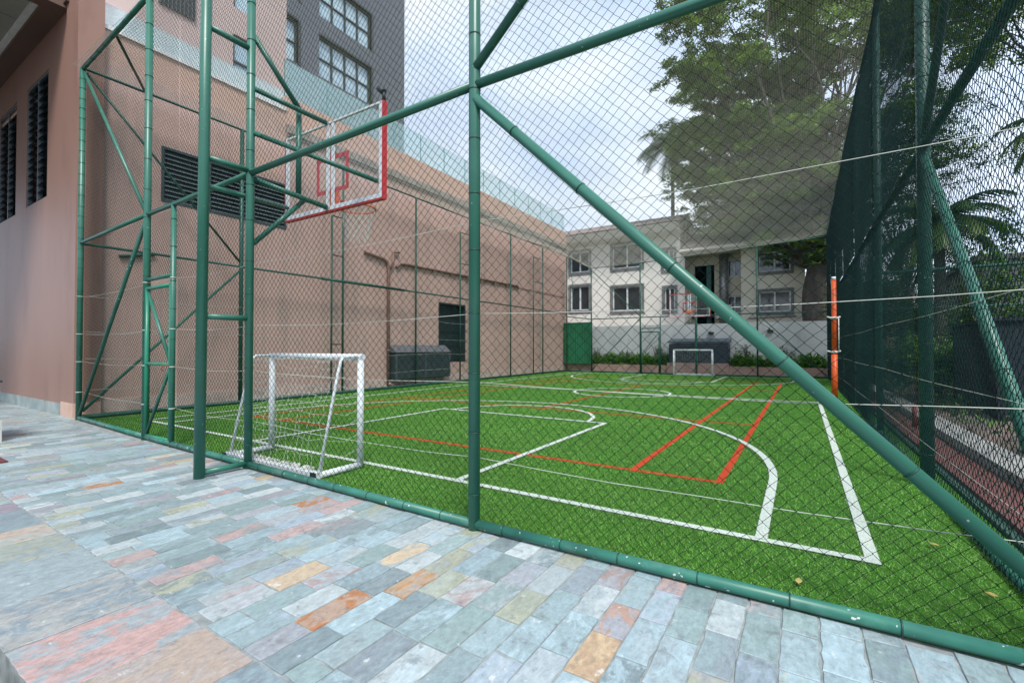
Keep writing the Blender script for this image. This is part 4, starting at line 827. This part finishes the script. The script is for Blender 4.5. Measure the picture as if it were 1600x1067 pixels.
def palm(label, base, h, nf, L_, seed, cols, lean=(0, 0)):
    g = random.Random(seed); t = thing('palm_tree', label, 'palm', base, 'palms among the trees'); B = Vector(base); T = B + Vector((lean[0], lean[1], h))
    MB().path([B + (T-B)*(k/6) for k in range(7)], [.17 - .06*k/6 for k in range(7)], 10).build('trunk', BARKL, t)
    V = []; F = []; C = []
    for k in range(nf):
        a_ = 2*math.pi*k/nf + g.uniform(-.2, .2); el = g.uniform(-.1, 1.1); n = 16; p = T.copy(); d = Vector((math.cos(a_)*math.cos(el), math.sin(a_)*math.cos(el), math.sin(el))); P = [p.copy()]
        for _ in range(n): p = p + d * (L_/n); d = (d + Vector((0, 0, -.13))).normalized(); P.append(p.copy())
        col = np.array(g.choice(cols)) * g.uniform(.8, 1.2)
        for i in range(2, n+1):
            ax_ = (P[i] - P[i-1]).normalized(); sd_ = ax_.cross(Vector((0, 0, 1))).normalized(); ll = L_*.23*math.sin(math.pi*(i/(n+2))**.8)+.08
            for sg in (-1, 1):
                for q in (0, .5):
                    o = P[i-1].lerp(P[i], q); tip = o + (sd_*sg*.8 + ax_*.55 + Vector((0, 0, -.45 + g.uniform(-.1, .1)))) * ll; j = len(V); w = ax_ * .045
                    V += [tuple(o - w), tuple(o + w), tuple(tip)]; F.append((j, j+1, j+2)); C += [col]*3
    npmesh('fronds', np.array(V), np.array(F), LEAF, t, smooth=False, attrs={'col': np.array(C)})
palm('palm with drooping dark fronds on the bank behind the right fence', (3.5, 18.3, .3), 4.6, 22, 2.1, 3, DARKG)
palm('palm frond crown leaning out at the left edge of the big tree', (-7.6, 33.5, 0), 15.6, 34, 3.0, 4, [(.03, .06, .03), (.04, .075, .035)])
palm('slender palm with small crown at the far right edge', (7.5, 22.8, .3), 8.6, 16, 2.0, 8, DARKG)

def shrub(label, base, rx, h, n, leaf, cols, seed, name='shrub'):
    rn = np.random.default_rng(seed); g = random.Random(seed); t = thing(name, label, 'plant', base, None); s = MB(); B = Vector(base)
    for _ in range(9): e = B + Vector((g.uniform(-1, 1)*rx*.7, g.uniform(-1, 1)*rx*.7, h*g.uniform(.6, .95))); s.path([B, B.lerp(e, .5) + Vector((0, 0, .05)), e], [.02, .014, .006], 5)
    s.build('stems', BARK, t); sc = rn.normal(0, .45, (14, 3)) * np.array([rx, rx, h*.35]) + np.array(base) + [0, 0, h*.55]
    C = sc[rn.integers(0, 14, n)] + rn.normal(0, .17, (n, 3)) * np.array([rx, rx, h*.6]); C[:, 2] = np.maximum(C[:, 2], base[2] + .04)
    V, F, c = leaves(C, leaf, cols, .5, .2, seed); npmesh('foliage', V, F, LEAF, t, smooth=False, attrs={'col': c}); return t
BR = [(.08, .17, .03), (.11, .22, .035), (.05, .12, .03), (.15, .25, .05)]
shrub('bright green shrub between the kerb and the navy panels', (2.6, 13.9, .15), .7, 1.5, 2600, .12, BR, 21)
shrub('leafy shrub hanging in front of the grey outbuilding', (4.6, 16.2, .4), 1.4, 3.0, 6500, .14, DARKG + BR[:2], 22)
shrub('dark shrub behind the black screened cage', (3.9, 14.9, .3), 1.0, 2.2, 3600, .12, DARKG, 23)
shrub('low sprawling plant near the kerb at the right edge', (2.6, 7.4, .15), .45, .6, 700, .1, BR, 24)
shrub('tall dark hedge-like shrub in the distance behind the right fence', (2.6, 25.5, .2), 1.3, 4.2, 7000, .15, DARKG, 25)
shrub('dense shrub rising above the panel fence on the right', (5.2, 23.5, .2), 1.6, 5.2, 8000, .16, DARKG + BR[:1], 26)
shrub('bushy green plant at the foot of the bank beside the palm', (2.5, 18.2, .2), .8, 1.6, 3000, .13, DARKG + BR, 27)
shrub('small plant with reddish leaves in the bed below the paving edge', (-2.75, .30, -.16), .16, .16, 420, .05, [(.05, .12, .03), (.3, .1, .05), (.08, .14, .03)], 28)
for k, (x, h, lb_) in enumerate([(-9.7, 1.15, 'leggy plant at the left end of the planted bed'), (-8.0, .9, 'thin bushy plant left of the far gate in the planted bed'), (-6.3, 1.25, 'tall thin plant behind the far gate'), (-2.2, 1.3, 'leggy plant just right of the navy vent box'), (-.6, 1.1, 'tallest plant at the right part of the planted bed')]):
    shrub(lb_, (x, 24.6, .3), .45, h, 380, .11, DARKG, 40 + k)
def hedge(name, label, x0, x1, seed):
    rn = np.random.default_rng(seed); n = int((x1-x0)*700); C = np.c_[rn.uniform(x0, x1, n), rn.uniform(24.1, 24.75, n), .35 + rn.uniform(0, 1, n)**1.3*.5 + .06*np.sin(rn.uniform(0, 9, n))]
    C[:, 2] += .08*np.sin(C[:, 0]*4.1) + .05*np.sin(C[:, 0]*9.7); V, F, c = leaves(C, .24, [(.07, .19, .025), (.10, .25, .035), (.05, .13, .02), (.14, .28, .05)], .2, -.3, seed, .28)
    tag(npmesh(name, V, F, LEAF, smooth=False, attrs={'col': c}), label, 'hedge', kind='stuff')
hedge('ground_cover_plants', 'bright green leafy plants in the bed left of the navy vent box', -10.1, -5.8, 31); hedge('ground_cover_plants', 'bright green leafy plants in the bed right of the navy vent box', -2.85, 1.1, 32)
rn = np.random.default_rng(77); n = 9000; C = np.c_[rn.uniform(2.0, 9, n), rn.uniform(4, 26, n), np.zeros(n)]; C[:, 2] = .1 + .10*(C[:, 0]-1.96) + rn.uniform(0, .25, n); C = C[np.sin(C[:, 0]*2.3 + 1)*np.sin(C[:, 1]*1.1) > -.1]
V, F, c = leaves(C, .13, DARKG + BR[:2], .4, 0, 78); tag(npmesh('undergrowth', V, F, LEAF, smooth=False, attrs={'col': c}), 'patchy leafy undergrowth over the bank behind the right fence', 'undergrowth', kind='stuff')

# ------------------------------------------------------------------ small things
for k, (x, y, lb_) in enumerate([(-.02, 2.98, 'yellow fallen leaf on the turf, nearest to the front rail'), (.72, 4.0, 'yellow fallen leaf on the turf between the white corner and the right fence'), (-.9, 5.65, 'pale fallen leaf on the turf beside the red corner'), (.82, 3.35, 'brownish fallen leaf close to the right fence corner')]):
    b = MB(); a_ = k*1.3; c, s = math.cos(a_), math.sin(a_); P = [(0, -.03, .0), (.018, -.008, .006), (.014, .02, .003), (0, .034, .008), (-.016, .018, .004), (-.017, -.01, .007)]
    b.poly([(x + c*p[0] - s*p[1], y + s*p[0] + c*p[1], .027 + p[2]) for p in P]); b.poly([(x + c*p[0] - s*p[1], y + s*p[0] + c*p[1], .0255 + p[2]) for p in reversed(P)])
    b.path([(x - s*-.03, y + c*-.03, .028), (x - s*-.045, y + c*-.045, .03)], .001, 4); tag(b.build('fallen_leaf', LEAFY), lb_, 'leaf', 'fallen leaves on the turf')
db = thing('display_stand', 'pale glass-sided stand on a dark red mat at the left edge', 'stand', (-9.6, 1.45, 0))
MB().box(-10.3, -9.4, 1.35, 1.68, 0.0, .30).build('base', AC, db); MB().box(-10.28, -9.42, 1.37, 1.66, .30, .82).build('glass_case', mat('case_glass', (.5, .55, .55), rough=.1, alpha=.5), db); MB().box(-10.3, -9.4, 1.35, 1.68, .82, .85).build('lid', FRAMEG, db)
tag(MB().box(-9.3, -7.65, 1.12, 1.42, .004, .016).build('door_mat', MAT_), 'dark red mat lying on the slate at the left edge', 'mat')
